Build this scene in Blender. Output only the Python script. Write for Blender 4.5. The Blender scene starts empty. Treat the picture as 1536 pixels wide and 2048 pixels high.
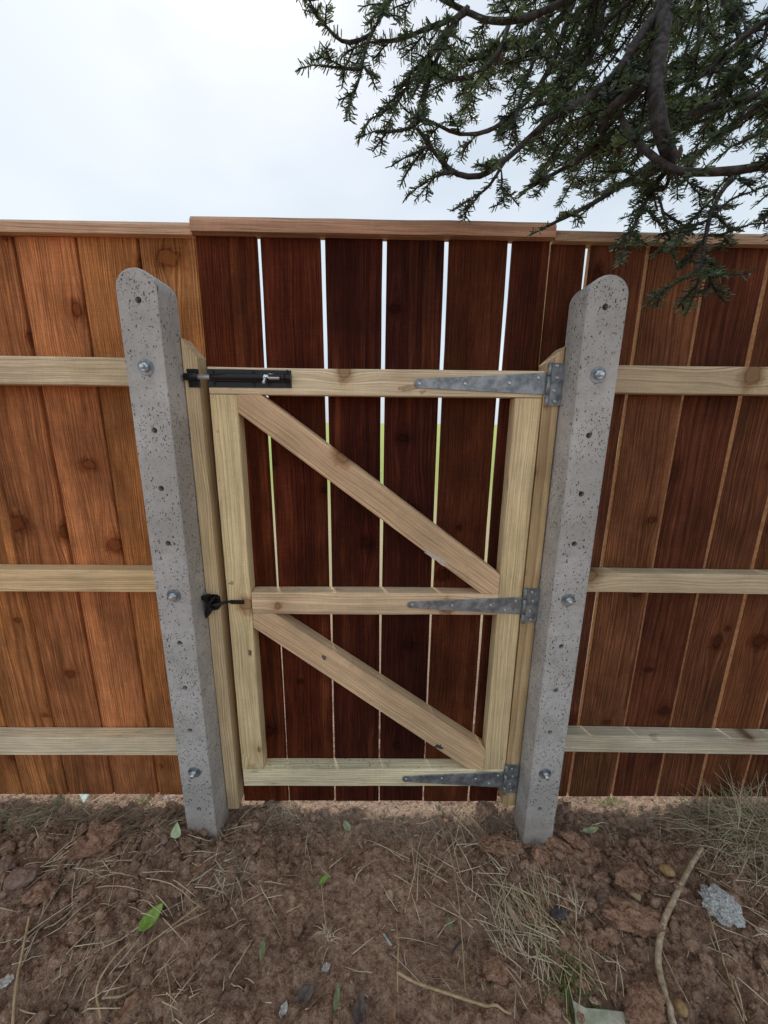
import bpy, bmesh, math, random
import numpy as np
from mathutils import Vector, Matrix

random.seed(7)
rng = np.random.default_rng(11)
S = bpy.context.scene
COL = S.collection

# ------------------------------------------------------------------ camera
CAMZ, CAMY = 1.37, -1.12
R_ = Vector((0.99989799, -0.00890441, 0.01116829))      # camera right in world
D_ = Vector((0.00886272, -0.22640685, -0.9739925))      # camera down in world
F_ = Vector((0.0112014, 0.97399212, -0.22630484))       # camera forward in world
FPX = 770.0
cam_d = bpy.data.cameras.new('camera')
cam_d.sensor_fit = 'VERTICAL'
cam_d.sensor_height = 36.0
cam_d.lens = FPX / 2048.0 * 36.0
cam_d.clip_start = 0.02
cam_d.clip_end = 2000
cam = bpy.data.objects.new('camera', cam_d)
COL.objects.link(cam)
m = Matrix.Identity(4)
for i in range(3):
    m[i][0] = R_[i]; m[i][1] = -D_[i]; m[i][2] = -F_[i]
m[0][3], m[1][3], m[2][3] = 0.0, CAMY, CAMZ
cam.matrix_world = m
S.camera = cam

def ray(px, py):
    return R_ * ((px - 768.0) / FPX) + D_ * ((py - 1024.0) / FPX) + F_
def on_y(px, py, Y):
    r = ray(px, py); t = (Y - CAMY) / r.y
    return Vector((r.x * t, Y, CAMZ + r.z * t))
def on_z(px, py, Z=0.0):
    r = ray(px, py); t = (Z - CAMZ) / r.z
    return Vector((r.x * t, CAMY + r.y * t, Z))
def at_depth(px, py, d):
    r = ray(px, py)
    return Vector((r.x * d, CAMY + r.y * d, CAMZ + r.z * d))

# ------------------------------------------------------------------ sky, sun, exposure
SUN_EL, SUN_AZ = math.radians(52), math.radians(-20)     # azimuth from +Y (behind the fence), negative = to the left
W = bpy.data.worlds.new('World'); S.world = W
W.use_nodes = True
nt = W.node_tree; nt.nodes.clear()
o_ = nt.nodes.new('ShaderNodeOutputWorld'); bg = nt.nodes.new('ShaderNodeBackground')
sky = nt.nodes.new('ShaderNodeTexSky'); sky.sky_type = 'NISHITA'; sky.sun_disc = False
sky.sun_elevation = SUN_EL; sky.sun_rotation = SUN_AZ
sky.air_density = 1.0; sky.dust_density = 2.0; sky.ozone_density = 1.0
tcw = nt.nodes.new('ShaderNodeTexCoord')
mpw = nt.nodes.new('ShaderNodeMapping'); mpw.inputs['Scale'].default_value = (1.0, 1.0, 2.2)
mpw.inputs['Location'].default_value = (0.3, 0.9, 0.2)
nzw = nt.nodes.new('ShaderNodeTexNoise'); nzw.inputs['Scale'].default_value = 1.7
nzw.inputs['Detail'].default_value = 5; nzw.inputs['Roughness'].default_value = 0.5
rmw = nt.nodes.new('ShaderNodeValToRGB')
rmw.color_ramp.elements[0].position = 0.33; rmw.color_ramp.elements[0].color = (0.62, 0.62, 0.62, 1)
rmw.color_ramp.elements[1].position = 0.62; rmw.color_ramp.elements[1].color = (0.97, 0.97, 0.97, 1)
nzw2 = nt.nodes.new('ShaderNodeTexNoise'); nzw2.inputs['Scale'].default_value = 1.1
nzw2.inputs['Detail'].default_value = 4
rmw2 = nt.nodes.new('ShaderNodeValToRGB')
rmw2.color_ramp.elements[0].position = 0.36; rmw2.color_ramp.elements[0].color = (5.1, 6.0, 6.8, 1)
rmw2.color_ramp.elements[1].position = 0.6; rmw2.color_ramp.elements[1].color = (7.2, 7.8, 8.25, 1)
mxw = nt.nodes.new('ShaderNodeMixRGB')
bg.inputs['Strength'].default_value = 0.1
L = nt.links.new
L(tcw.outputs['Generated'], mpw.inputs['Vector']); L(mpw.outputs[0], nzw.inputs['Vector']); L(mpw.outputs[0], nzw2.inputs['Vector'])
L(nzw.outputs['Fac'], rmw.inputs[0]); L(nzw2.outputs['Fac'], rmw2.inputs[0])
L(rmw.outputs[0], mxw.inputs[0]); L(sky.outputs[0], mxw.inputs[1]); L(rmw2.outputs[0], mxw.inputs[2])
L(mxw.outputs[0], bg.inputs[0]); L(bg.outputs[0], o_.inputs[0])

sun_d = bpy.data.lights.new('sun', 'SUN'); sun_d.energy = 1.5; sun_d.angle = math.radians(10)
sun_d.color = (1.0, 0.95, 0.87)
sun = bpy.data.objects.new('sun', sun_d); COL.objects.link(sun)
sdir = Vector((math.sin(SUN_AZ) * math.cos(SUN_EL), math.cos(SUN_AZ) * math.cos(SUN_EL), math.sin(SUN_EL)))
sun.rotation_euler = sdir.to_track_quat('Z', 'Y').to_euler()
sun.location = sdir * 20

S.render.engine = 'CYCLES'
S.view_settings.view_transform = 'Standard'
S.view_settings.look = 'None'
S.view_settings.gamma = 1.0
S.view_settings.use_curve_mapping = False
S.view_settings.exposure = 0.3
S.cycles.max_bounces = 4
S.cycles.diffuse_bounces = 3
S.cycles.glossy_bounces = 2
S.cycles.caustics_reflective = False
S.cycles.caustics_refractive = False

# ------------------------------------------------------------------ node helpers
class NT:
    def __init__(s, name):
        s.mat = bpy.data.materials.new(name); s.mat.use_nodes = True
        s.t = s.mat.node_tree; s.t.nodes.clear()
        s.out = s.t.nodes.new('ShaderNodeOutputMaterial')
        s.b = s.t.nodes.new('ShaderNodeBsdfPrincipled')
        s.l(s.b.outputs[0], s.out.inputs[0])
    def l(s, a, b): s.t.links.new(a, b)
    def put(s, sock, v):
        if isinstance(v, bpy.types.NodeSocket): s.l(v, sock)
        else: sock.default_value = v
    def n(s, typ, **kw):
        nd = s.t.nodes.new(typ)
        for k, v in kw.items(): setattr(nd, k, v)
        return nd
    def m(s, op, a, b=0.0, c=None, clamp=False):
        nd = s.n('ShaderNodeMath', operation=op, use_clamp=clamp)
        s.put(nd.inputs[0], a); s.put(nd.inputs[1], b)
        if c is not None: s.put(nd.inputs[2], c)
        return nd.outputs[0]
    def xyz(s, x, y, z):
        nd = s.n('ShaderNodeCombineXYZ')
        for i, v in enumerate((x, y, z)): s.put(nd.inputs[i], v)
        return nd.outputs[0]
    def sep(s, v):
        nd = s.n('ShaderNodeSeparateXYZ'); s.l(v, nd.inputs[0]); return nd.outputs
    def noise(s, vec, scale=1.0, detail=2.0, rough=0.5, dim='3D', w=None, dist=0.0):
        nd = s.n('ShaderNodeTexNoise', noise_dimensions=dim)
        if vec is not None and dim != '1D': s.put(nd.inputs['Vector'], vec)
        if w is not None: s.put(nd.inputs['W'], w)
        nd.inputs['Scale'].default_value = scale; nd.inputs['Detail'].default_value = detail
        nd.inputs['Roughness'].default_value = rough; nd.inputs['Distortion'].default_value = dist
        return nd.outputs['Fac']
    def vor(s, vec, scale=1.0, dim='3D', feature='F1'):
        nd = s.n('ShaderNodeTexVoronoi', voronoi_dimensions=dim, feature=feature)
        s.put(nd.inputs['Vector'], vec); nd.inputs['Scale'].default_value = scale
        return nd.outputs
    def rng(s, v, a, b, c=0.0, d=1.0, smooth=True):
        nd = s.n('ShaderNodeMapRange', interpolation_type='SMOOTHSTEP' if smooth else 'LINEAR')
        s.put(nd.inputs[0], v)
        for i, q in enumerate((a, b, c, d)): s.put(nd.inputs[i + 1], q)
        return nd.outputs[0]
    def mix(s, f, a, b, mode='MIX'):
        nd = s.n('ShaderNodeMixRGB', blend_type=mode)
        s.put(nd.inputs[0], f)
        for i, q in ((1, a), (2, b)):
            if isinstance(q, tuple): q = (q[0], q[1], q[2], 1)
            s.put(nd.inputs[i], q)
        return nd.outputs[0]
    def scale(s, col, f):
        nd = s.n('ShaderNodeVectorMath', operation='SCALE')
        s.put(nd.inputs[0], col); s.put(nd.inputs[3], f); return nd.outputs[0]
    def bump(s, h, strength=0.3, dist=0.002):
        nd = s.n('ShaderNodeBump'); nd.inputs['Strength'].default_value = strength
        nd.inputs['Distance'].default_value = dist
        s.l(h, nd.inputs['Height']); s.l(nd.outputs[0], s.b.inputs['Normal'])
    def base(s, c, rough=0.8, metal=0.0, spec=None):
        if isinstance(c, tuple): c = (c[0], c[1], c[2], 1)
        s.put(s.b.inputs['Base Color'], c); s.put(s.b.inputs['Roughness'], rough)
        s.put(s.b.inputs['Metallic'], metal)
        if spec is not None: s.put(s.b.inputs['Specular IOR Level'], spec)

# ------------------------------------------------------------------ materials
def wood(name, density=0.4, alt=None, alt_amt=(0.45, 0.7), ring_amt=0.45, rough=0.75, mud=False, saw=0.5,
         fib=0.25, ringfreq=170.0, bump=0.35, blotch=0.12, spec=0.3):
    g = NT(name)
    obj = g.n('ShaderNodeTexCoord').outputs['Object']
    oi = g.n('ShaderNodeObjectInfo'); rnd = oi.outputs['Random']; oc = oi.outputs['Color']
    x, y, z = g.sep(obj)
    off = g.m('MULTIPLY', rnd, 83.7)
    SX, SZ = 5.5, 2.9
    kx = g.m('ADD', g.m('MULTIPLY', x, SX), off); kz = g.m('MULTIPLY_ADD', z, SZ, g.m('MULTIPLY', off, 1.7))
    v = g.vor(g.xyz(kx, kz, 0.0), 1.0, '2D')
    cr, cg, cb = g.sep(v['Color'])
    px, pz, _ = g.sep(v['Position'])
    dx = g.m('DIVIDE', g.m('SUBTRACT', kx, px), SX); dz = g.m('DIVIDE', g.m('SUBTRACT', kz, pz), SZ)
    has = g.m('LESS_THAN', cr, density)
    blot = g.m('MULTIPLY', g.m('EXPONENT', g.m('MULTIPLY', g.m('ADD', g.m('POWER', g.m('DIVIDE', dx, 0.05), 2.0), g.m('POWER', g.m('DIVIDE', dz, 0.035), 2.0)), -1.0)), has)
    size = g.m('MULTIPLY_ADD', g.m('POWER', cg, 2.0), 0.014, 0.005)
    warp = g.noise(g.xyz(g.m('MULTIPLY', x, 45.0), off, g.m('MULTIPLY', z, 45.0)), 1.0, 3, 0.6)
    kd = g.m('DIVIDE', g.m('SQRT', g.m('ADD', g.m('POWER', g.m('MULTIPLY', dx, g.m('MULTIPLY_ADD', cb, 0.9, 0.45)), 2.0), g.m('POWER', g.m('MULTIPLY', dz, 0.8), 2.0))), size)
    kd = g.m('MULTIPLY', kd, g.m('MULTIPLY_ADD', warp, 1.5, 0.25))
    gg = g.m('ADD', g.m('POWER', g.m('DIVIDE', dx, g.m('MULTIPLY', size, 2.4)), 2.0), g.m('POWER', g.m('DIVIDE', dz, g.m('MULTIPLY', size, 5.5)), 2.0))
    gg = g.m('MULTIPLY', g.m('EXPONENT', g.m('MULTIPLY', gg, -1.0)), has)
    xw = g.m('SUBTRACT', x, g.m('MULTIPLY', g.m('MULTIPLY', dx, gg), 0.85))
    n1 = g.noise(g.xyz(g.m('MULTIPLY', x, 3.0), g.m('ADD', g.m('MULTIPLY', y, 3.0), off), g.m('MULTIPLY', z, 1.1)), 1.0, 3, 0.55)
    n2 = g.noise(g.xyz(g.m('MULTIPLY', xw, 25.0), g.m('ADD', y, off), g.m('MULTIPLY', z, 5.0)), 1.0, 2)
    cxx = g.m('MULTIPLY', g.m('SUBTRACT', g.m('FRACT', g.m('MULTIPLY', rnd, 7.31)), 0.5), 0.16)
    cyy = g.m('MULTIPLY_ADD', g.m('FRACT', g.m('MULTIPLY', rnd, 13.7)), 0.09, 0.025)
    rx = g.m('ADD', g.m('ADD', xw, g.m('MULTIPLY', g.m('SUBTRACT', n1, 0.5), 0.06)), cxx)
    rx = g.m('ADD', rx, g.m('MULTIPLY', g.m('SUBTRACT', n2, 0.5), 0.006))
    r = g.m('SQRT', g.m('ADD', g.m('POWER', rx, 2.0), g.m('POWER', g.m('ADD', y, cyy), 2.0)))
    ring = g.noise(None, ringfreq, 2.0, 0.6, '1D', g.m('ADD', r, off))
    ring = g.rng(ring, 0.32, 0.66)
    tt = g.m('FRACT', g.m('ADD', g.m('MULTIPLY', r, ringfreq * 1.05), g.m('MULTIPLY', g.noise(None, 60.0, 2.0, 0.5, '1D', g.m('ADD', r, off)), 3.0)))
    late = g.m('MULTIPLY', g.rng(tt, 0.35, 0.85), g.rng(tt, 1.0, 0.92))
    ring = g.m('SUBTRACT', g.m('MULTIPLY_ADD', ring, 0.6, 0.4), g.m('MULTIPLY', late, 0.62), None, True)
    fiber = g.noise(g.xyz(g.m('MULTIPLY', xw, 420.0), g.m('MULTIPLY', y, 420.0), g.m('MULTIPLY_ADD', z, 11.0, off)), 1.0, 3, 0.6)
    fiber = g.rng(fiber, 0.28, 0.72, 0.0, 1.0, False)
    sawn = g.noise(g.xyz(g.m('MULTIPLY', x, 22.0), g.m('MULTIPLY_ADD', y, 22.0, off), g.m('MULTIPLY', z, 420.0)), 1.0, 2, 0.6)
    fleck = g.noise(g.xyz(g.m('MULTIPLY', xw, 300.0), g.m('MULTIPLY_ADD', y, 200.0, off), g.m('MULTIPLY', z, 120.0)), 1.0, 2, 0.6)
    fleck = g.rng(fleck, 0.28, 0.72, 0.0, 1.0, False); sawn = g.rng(sawn, 0.28, 0.72, 0.0, 1.0, False)
    streak = g.noise(g.xyz(g.m('MULTIPLY', xw, 16.0), g.m('MULTIPLY_ADD', y, 10.0, off), g.m('MULTIPLY', z, 0.9)), 1.0, 4, 0.6)
    col = oc
    if alt is not None:
        col = g.mix(g.rng(streak, alt_amt[0], alt_amt[1]), oc, alt)
    f = g.m('MULTIPLY_ADD', ring, ring_amt, 1.0 - 0.62 * ring_amt)
    f = g.m('MULTIPLY', f, g.m('MULTIPLY_ADD', fiber, fib * 2, 1.0 - fib))
    f = g.m('MULTIPLY', f, g.m('MULTIPLY_ADD', sawn, saw * 0.5, 1.0 - saw * 0.25))
    f = g.m('MULTIPLY', f, g.m('MULTIPLY_ADD', fleck, saw * 0.5, 1.0 - saw * 0.25))
    f = g.m('MULTIPLY', f, g.m('MULTIPLY_ADD', streak, 0.6, 0.71))
    patch = g.noise(g.xyz(g.m('MULTIPLY', x, 7.0), g.m('MULTIPLY_ADD', y, 7.0, g.m('ADD', off, 9.0)), g.m('MULTIPLY', z, 3.2)), 1.0, 4, 0.65)
    f = g.m('MULTIPLY', f, g.rng(patch, 0.3, 0.7, 1.0 - blotch, 1.0 + blotch * 0.8))
    col = g.scale(col, f)
    # warm tint in the late wood
    col = g.mix(g.m('MULTIPLY', g.m('SUBTRACT', 1.0, ring), 0.25), col, (1.05, 0.8, 0.6), 'MULTIPLY')
    col = g.mix(g.m('MULTIPLY', blot, 0.4), col, (0.62, 0.48, 0.4), 'MULTIPLY')
    halo = g.m('MULTIPLY', g.rng(kd, 2.6, 0.9), has)
    col = g.mix(g.m('MULTIPLY', halo, 0.75), col, (0.50, 0.36, 0.28), 'MULTIPLY')
    krim = g.m('MULTIPLY', g.rng(g.m('ABSOLUTE', g.m('SUBTRACT', kd, 0.95)), 0.28, 0.0), has)
    col = g.mix(g.m('MULTIPLY', krim, 0.5), col, (0.3, 0.2, 0.15), 'MULTIPLY')
    kcore = g.m('MULTIPLY', g.rng(kd, 0.95, 0.7), has)
    kring = g.m('MULTIPLY_ADD', g.m('SINE', g.m('MULTIPLY', kd, 22.0)), 0.05, 0.5)
    col = g.mix(g.m('MULTIPLY', kcore, 0.8), col, g.mix(1.0, g.scale(oc, kring), (0.95, 0.72, 0.55), 'MULTIPLY'))
    if mud:
        mn = g.noise(g.xyz(g.m('MULTIPLY', x, 18.0), g.m('MULTIPLY_ADD', y, 18.0, off), g.m('MULTIPLY', z, 7.0)), 1.0, 5, 0.65)
        col = g.mix(g.m('MULTIPLY', g.rng(mn, 0.64, 0.72), 0.55), col, (0.26, 0.15, 0.085))
        g2 = g.noise(g.xyz(g.m('MULTIPLY', x, 7.0), g.m('MULTIPLY_ADD', y, 7.0, g.m('ADD', off, 5.0)), g.m('MULTIPLY', z, 2.5)), 1.0, 3, 0.6)
        col = g.mix(g.m('MULTIPLY', g.rng(g2, 0.5, 0.72), 0.45), col, (0.88, 0.89, 0.74), 'MULTIPLY')
    g.base(col, g.m('MULTIPLY_ADD', fiber, 0.15, rough - 0.08), 0.0, spec)
    h = g.m('ADD', g.m('MULTIPLY', ring, 0.35), g.m('ADD', g.m('MULTIPLY', fiber, 0.5), g.m('MULTIPLY', g.m('ADD', sawn, fleck), saw * 0.6)))
    h = g.m('SUBTRACT', h, g.m('MULTIPLY', krim, 0.9))
    g.bump(h, bump, 0.0016)
    return g.mat

M = {}
M['board'] = wood('stained_board', 0.75, None, ring_amt=0.6, saw=0.38, fib=0.5, rough=0.88, bump=0.7, ringfreq=230.0, blotch=0.38, spec=0.15)
M['gate_board'] = wood('dark_stained_board', 0.55, (0.17, 0.05, 0.018), (0.52, 0.8), ring_amt=0.6, saw=0.5, fib=0.55, rough=0.82, bump=0.9, ringfreq=210.0, blotch=0.4, spec=0.12)
M['pale'] = wood('treated_softwood', 0.55, None, ring_amt=0.36, saw=0.16, fib=0.2, blotch=0.16, mud=True, ringfreq=200.0, rough=0.8)
M['cap'] = wood('cap_softwood', 0.4, None, ring_amt=0.4, saw=0.2, fib=0.25, blotch=0.15)

g = NT('cast_concrete')
ob = g.n('ShaderNodeTexCoord').outputs['Object']
n1 = g.noise(ob, 6, 5, 0.6); n2 = g.noise(ob, 60, 4, 0.6); n3 = g.noise(ob, 420, 2, 0.6)
col = g.mix(g.rng(n1, 0.35, 0.68), (0.42, 0.40, 0.37), (0.62, 0.595, 0.565))
col = g.mix(g.m('MULTIPLY', g.rng(n2, 0.45, 0.7), 0.35), col, (0.38, 0.355, 0.325))
col = g.mix(g.m('MULTIPLY', g.rng(n3, 0.5, 0.75), 0.35), col, (0.76, 0.735, 0.70))
wv = g.n('ShaderNodeVectorMath', operation='MULTIPLY'); g.l(ob, wv.inputs[0]); wv.inputs[1].default_value = (1.0, 1.0, 0.62)
nv = g.n('ShaderNodeTexNoise'); nv.inputs['Scale'].default_value = 90
g.l(ob, nv.inputs['Vector'])
av = g.n('ShaderNodeVectorMath', operation='MULTIPLY_ADD'); g.l(nv.outputs['Color'], av.inputs[0]); av.inputs[1].default_value = (0.012, 0.012, 0.012); g.l(wv.outputs[0], av.inputs[2])
def pits(scale, thr, dens):
    v = g.vor(av.outputs[0], scale)
    r_, g_, b_ = g.sep(v['Color'])
    rad = g.m('MULTIPLY', g.m('MULTIPLY_ADD', g_, 0.7, 0.3), thr)
    return g.m('MULTIPLY', g.rng(g.m('SUBTRACT', v['Distance'], rad), 0.05, -0.05), g.m('LESS_THAN', r_, dens))
dn = g.rng(g.noise(ob, 9, 3), 0.36, 0.58, 0.25, 0.95)
p = g.m('MAXIMUM', pits(120, 0.24, dn), pits(230, 0.34, g.m('MULTIPLY', dn, 0.8)))
col = g.mix(g.m('MULTIPLY', p, 0.88), col, (0.05, 0.045, 0.04))  # pits coloured near black, the shade of their depth painted in
zz = g.sep(ob)[2]
col = g.mix(g.m('MULTIPLY', g.rng(g.m('ADD', zz, g.m('MULTIPLY', g.m('SUBTRACT', n1, 0.5), 0.25)), 0.2, 0.04), 0.45), col, (0.34, 0.25, 0.19))
g.base(col, 0.88, 0, 0.25)
g.bump(g.m('SUBTRACT', g.m('ADD', g.m('MULTIPLY', n2, 0.5), g.m('MULTIPLY', n3, 0.25)), g.m('MULTIPLY', p, 1.6)), 0.7, 0.003)
M['concrete'] = g.mat

g = NT('galvanised_steel')
ob = g.n('ShaderNodeTexCoord').outputs['Object']
v = g.vor(ob, 85); c_ = g.sep(v['Color'])[0]
n1 = g.noise(ob, 30, 4, 0.6); n2 = g.noise(ob, 260, 3, 0.6)
mk = g.m('ADD', g.m('MULTIPLY', c_, 0.14), g.m('MULTIPLY', n1, 0.92))
col = g.mix(g.rng(mk, 0.3, 0.8), (0.17, 0.19, 0.21), (0.47, 0.50, 0.52))
col = g.mix(g.m('MULTIPLY', g.rng(n2, 0.6, 0.72), 0.5), col, (0.66, 0.67, 0.68))
g.base(col, g.m('MULTIPLY_ADD', n1, 0.3, 0.36), 0.7)
g.bump(n2, 0.08, 0.001)
M['galv'] = g.mat

g = NT('bright_zinc'); ob = g.n('ShaderNodeTexCoord').outputs['Object']
n1 = g.noise(ob, 120, 3)
g.base(g.mix(n1, (0.52, 0.57, 0.61), (0.74, 0.78, 0.81)), 0.3, 0.9); M['zinc'] = g.mat
g = NT('black_powder_coat'); ob = g.n('ShaderNodeTexCoord').outputs['Object']
n1 = g.noise(ob, 700, 2)
g.base((0.012, 0.012, 0.014), g.m('MULTIPLY_ADD', n1, 0.12, 0.2), 0.0, 0.4); g.bump(n1, 0.06, 0.0006); M['black'] = g.mat

def soil_mat(name, dark=1.0, pos=True):
    g = NT(name)
    ge = g.n('ShaderNodeNewGeometry').outputs['Position']
    n1 = g.noise(ge, 2.6, 4, 0.6); n2 = g.noise(ge, 28, 5, 0.65); n3 = g.noise(ge, 190, 4, 0.7); n4 = g.noise(ge, 900, 2, 0.7)
    vv = g.n('ShaderNodeVectorMath', operation='MULTIPLY_ADD'); nw = g.n('ShaderNodeTexNoise'); nw.inputs['Scale'].default_value = 120
    g.l(ge, nw.inputs['Vector']); g.l(nw.outputs['Color'], vv.inputs[0]); vv.inputs[1].default_value = (0.008, 0.008, 0.008); g.l(ge, vv.inputs[2])
    va = g.vor(vv.outputs[0], 95); vb = g.vor(vv.outputs[0], 260)
    col = g.mix(g.rng(n2, 0.3, 0.7), (0.29, 0.175, 0.125), (0.56, 0.385, 0.28))
    col = g.mix(g.m('MULTIPLY', g.rng(n1, 0.45, 0.7), 0.4), col, (0.58, 0.36, 0.25))
    col = g.mix(g.m('MULTIPLY', g.sep(va['Color'])[0], 0.42), col, (0.70, 0.53, 0.40))
    col = g.mix(g.m('MULTIPLY', g.sep(vb['Color'])[0], 0.38), col, (0.17, 0.105, 0.075))
    col = g.mix(g.m('MULTIPLY', g.rng(n3, 0.55, 0.72), 0.5), col, (0.76, 0.60, 0.46))
    col = g.mix(g.m('MULTIPLY', g.rng(n3, 0.45, 0.3), 0.6), col, (0.13, 0.08, 0.06))
    col = g.mix(g.m('MULTIPLY', g.rng(n4, 0.64, 0.74), 0.6), col, (0.80, 0.68, 0.55))
    n6 = g.noise(ge, 55, 5, 0.75)
    col = g.mix(g.m('MULTIPLY', g.rng(n6, 0.52, 0.66), 0.55), col, (0.72, 0.54, 0.41))
    col = g.mix(g.m('MULTIPLY', g.rng(n6, 0.48, 0.36), 0.85), col, (0.17, 0.105, 0.075))
    n7 = g.noise(ge, 7, 4, 0.6)
    col = g.mix(g.m('MULTIPLY', g.rng(n7, 0.5, 0.66), 0.45), col, (0.17, 0.115, 0.09))
    x, y, z = g.sep(ge)
    # drier red-brown rubbly soil in a strip along the fence line, turf in the field beyond
    yy = g.m('ADD', y, g.m('MULTIPLY', g.m('SUBTRACT', n2, 0.5), 0.10))
    dry = g.rng(yy, -0.15, 0.02)
    col = g.mix(g.m('MULTIPLY', dry, 0.8), col, g.mix(g.rng(n3, 0.35, 0.7), (0.43, 0.315, 0.245), (0.70, 0.58, 0.485)))
    turf = g.rng(g.m('ADD', y, g.m('MULTIPLY', g.m('SUBTRACT', n1, 0.5), 1.0)), 0.9, 1.6)
    n5 = g.noise(ge, 0.6, 5, 0.7)
    far_ = g.rng(y, 3.0, 9.0)
    col = g.mix(turf, col, g.mix(far_, g.mix(n2, (0.44, 0.42, 0.24), (0.60, 0.56, 0.38)), g.mix(n5, (0.30, 0.40, 0.11), (0.42, 0.50, 0.20))))
    col = g.mix(1.0, col, (1.0, 0.90, 0.835), 'MULTIPLY') if dark == 1.0 else g.mix(1.0, col, (1.0, 0.83, 0.745), 'MULTIPLY')
    col = g.scale(col, 1.16)
    g.base(col, 0.95, 0, 0.08)
    g.bump(g.m('SUBTRACT', g.m('ADD', g.m('MULTIPLY', n2, 1.2), g.m('ADD', g.m('MULTIPLY', n3, 1.0), g.m('MULTIPLY', n4, 0.3))), g.m('ADD', g.m('MULTIPLY', va['Distance'], 0.9), g.m('MULTIPLY', vb['Distance'], 0.45))), 1.0, 0.008)
    return g.mat
M['soil'] = soil_mat('garden_soil')
M['clod'] = soil_mat('red_clod_soil', 0.9)

def plain(name, c1, c2, rough=0.7, scale=40, spec=0.3, transl=0.0, usecol=False, b=0.2):
    g = NT(name)
    ob = g.n('ShaderNodeTexCoord').outputs['Object']
    n1 = g.noise(ob, scale, 4, 0.65)
    col = g.mix(g.rng(n1, 0.3, 0.7), c1, c2)
    g.base(col, rough, 0, spec); g.bump(n1, b, 0.002)
    return g.mat
M['leaf_green'] = plain('fresh_leaf', (0.15, 0.28, 0.04), (0.30, 0.45, 0.10), 0.45, 60)
M['leaf_pale'] = plain('pale_leaf', (0.36, 0.44, 0.22), (0.52, 0.58, 0.36), 0.55, 60)
M['leaf_olive'] = plain('olive_leaf', (0.15, 0.18, 0.08), (0.28, 0.30, 0.16), 0.5, 70)
M['leaf_brown'] = plain('dead_leaf', (0.20, 0.10, 0.055), (0.40, 0.23, 0.14), 0.7, 60)
M['leaf_dark'] = plain('rotting_leaf', (0.055, 0.042, 0.036), (0.17, 0.13, 0.115), 0.45, 60)
M['leaf_tan'] = plain('tan_leaf', (0.38, 0.26, 0.16), (0.58, 0.44, 0.31), 0.65, 60)
M['leaf_white'] = plain('bleached_leaf', (0.48, 0.42, 0.38), (0.7, 0.64, 0.6), 0.6, 60)
M['straw'] = plain('dry_straw', (0.62, 0.47, 0.29), (0.90, 0.76, 0.55), 0.6, 9)
M['straw_dull'] = plain('dull_straw', (0.30, 0.23, 0.15), (0.56, 0.45, 0.31), 0.7, 9)
M['grass_green'] = plain('green_grass', (0.13, 0.19, 0.05), (0.30, 0.36, 0.13), 0.5, 9)
M['stick'] = plain('bare_stick', (0.30, 0.21, 0.13), (0.62, 0.48, 0.33), 0.8, 55, b=0.6)
M['stick_pale'] = plain('peeled_stick', (0.36, 0.24, 0.12), (0.56, 0.42, 0.25), 0.7, 40, b=0.4)
M['raw'] = plain('raw_cut_wood', (0.50, 0.30, 0.16), (0.85, 0.66, 0.46), 0.8, 160, b=0.5)
M['grass_pale'] = plain('pale_grass', (0.24, 0.25, 0.11), (0.52, 0.50, 0.30), 0.6, 9)
M['edge'] = plain('lit_sawn_edge', (0.33, 0.155, 0.07), (0.52, 0.29, 0.15), 0.85, 90, b=0.4)  # sawn board sides, lightened so sunlit strips are painted into the colour
M['mud'] = plain('dried_mud', (0.12, 0.085, 0.065), (0.22, 0.16, 0.125), 0.9, 120)
M['mud_thin'] = plain('thin_mud', (0.42, 0.27, 0.16), (0.58, 0.42, 0.27), 0.9, 140)
M['scuff'] = plain('pale_scuff', (0.60, 0.50, 0.40), (0.72, 0.62, 0.52), 0.9, 140)
M['rubble'] = plain('crumbly_concrete', (0.22, 0.215, 0.205), (0.72, 0.70, 0.67), 0.95, 220, b=0.9)
M['stone_tan'] = plain('tan_stone', (0.30, 0.17, 0.07), (0.46, 0.30, 0.15), 0.7, 60)
M['stone_red'] = plain('red_stone', (0.17, 0.10, 0.075), (0.34, 0.22, 0.17), 0.85, 50, b=0.6)
M['glass'] = plain('dusty_glass', (0.34, 0.48, 0.42), (0.5, 0.62, 0.55), 0.35, 40)
M['mossy'] = plain('mossy_wood', (0.30, 0.31, 0.21), (0.55, 0.53, 0.42), 0.8, 30, b=0.5)
M['slate'] = plain('dark_slate', (0.05, 0.045, 0.05), (0.1, 0.09, 0.095), 0.55, 50)
M['bark'] = plain('fir_bark', (0.022, 0.018, 0.017), (0.085, 0.073, 0.068), 0.9, 70, b=0.8)
M['cone'] = plain('cone_scales', (0.07, 0.05, 0.035), (0.16, 0.12, 0.085), 0.8, 120, b=0.8)
g = NT('fir_needle')
at = g.n('ShaderNodeAttribute', attribute_name='tint').outputs['Fac']
col = g.mix(at, (0.026, 0.046, 0.038), (0.22, 0.29, 0.13))
g.base(col, 0.36, 0, 0.55)
tr = g.n('ShaderNodeBsdfTranslucent'); g.l(g.mix(0.5, col, (0.12, 0.2, 0.03)), tr.inputs[0])
mxs = g.n('ShaderNodeMixShader'); mxs.inputs[0].default_value = 0.18
g.l(g.b.outputs[0], mxs.inputs[1]); g.l(tr.outputs[0], mxs.inputs[2]); g.l(mxs.outputs[0], g.out.inputs[0])
M['needle'] = g.mat

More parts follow.
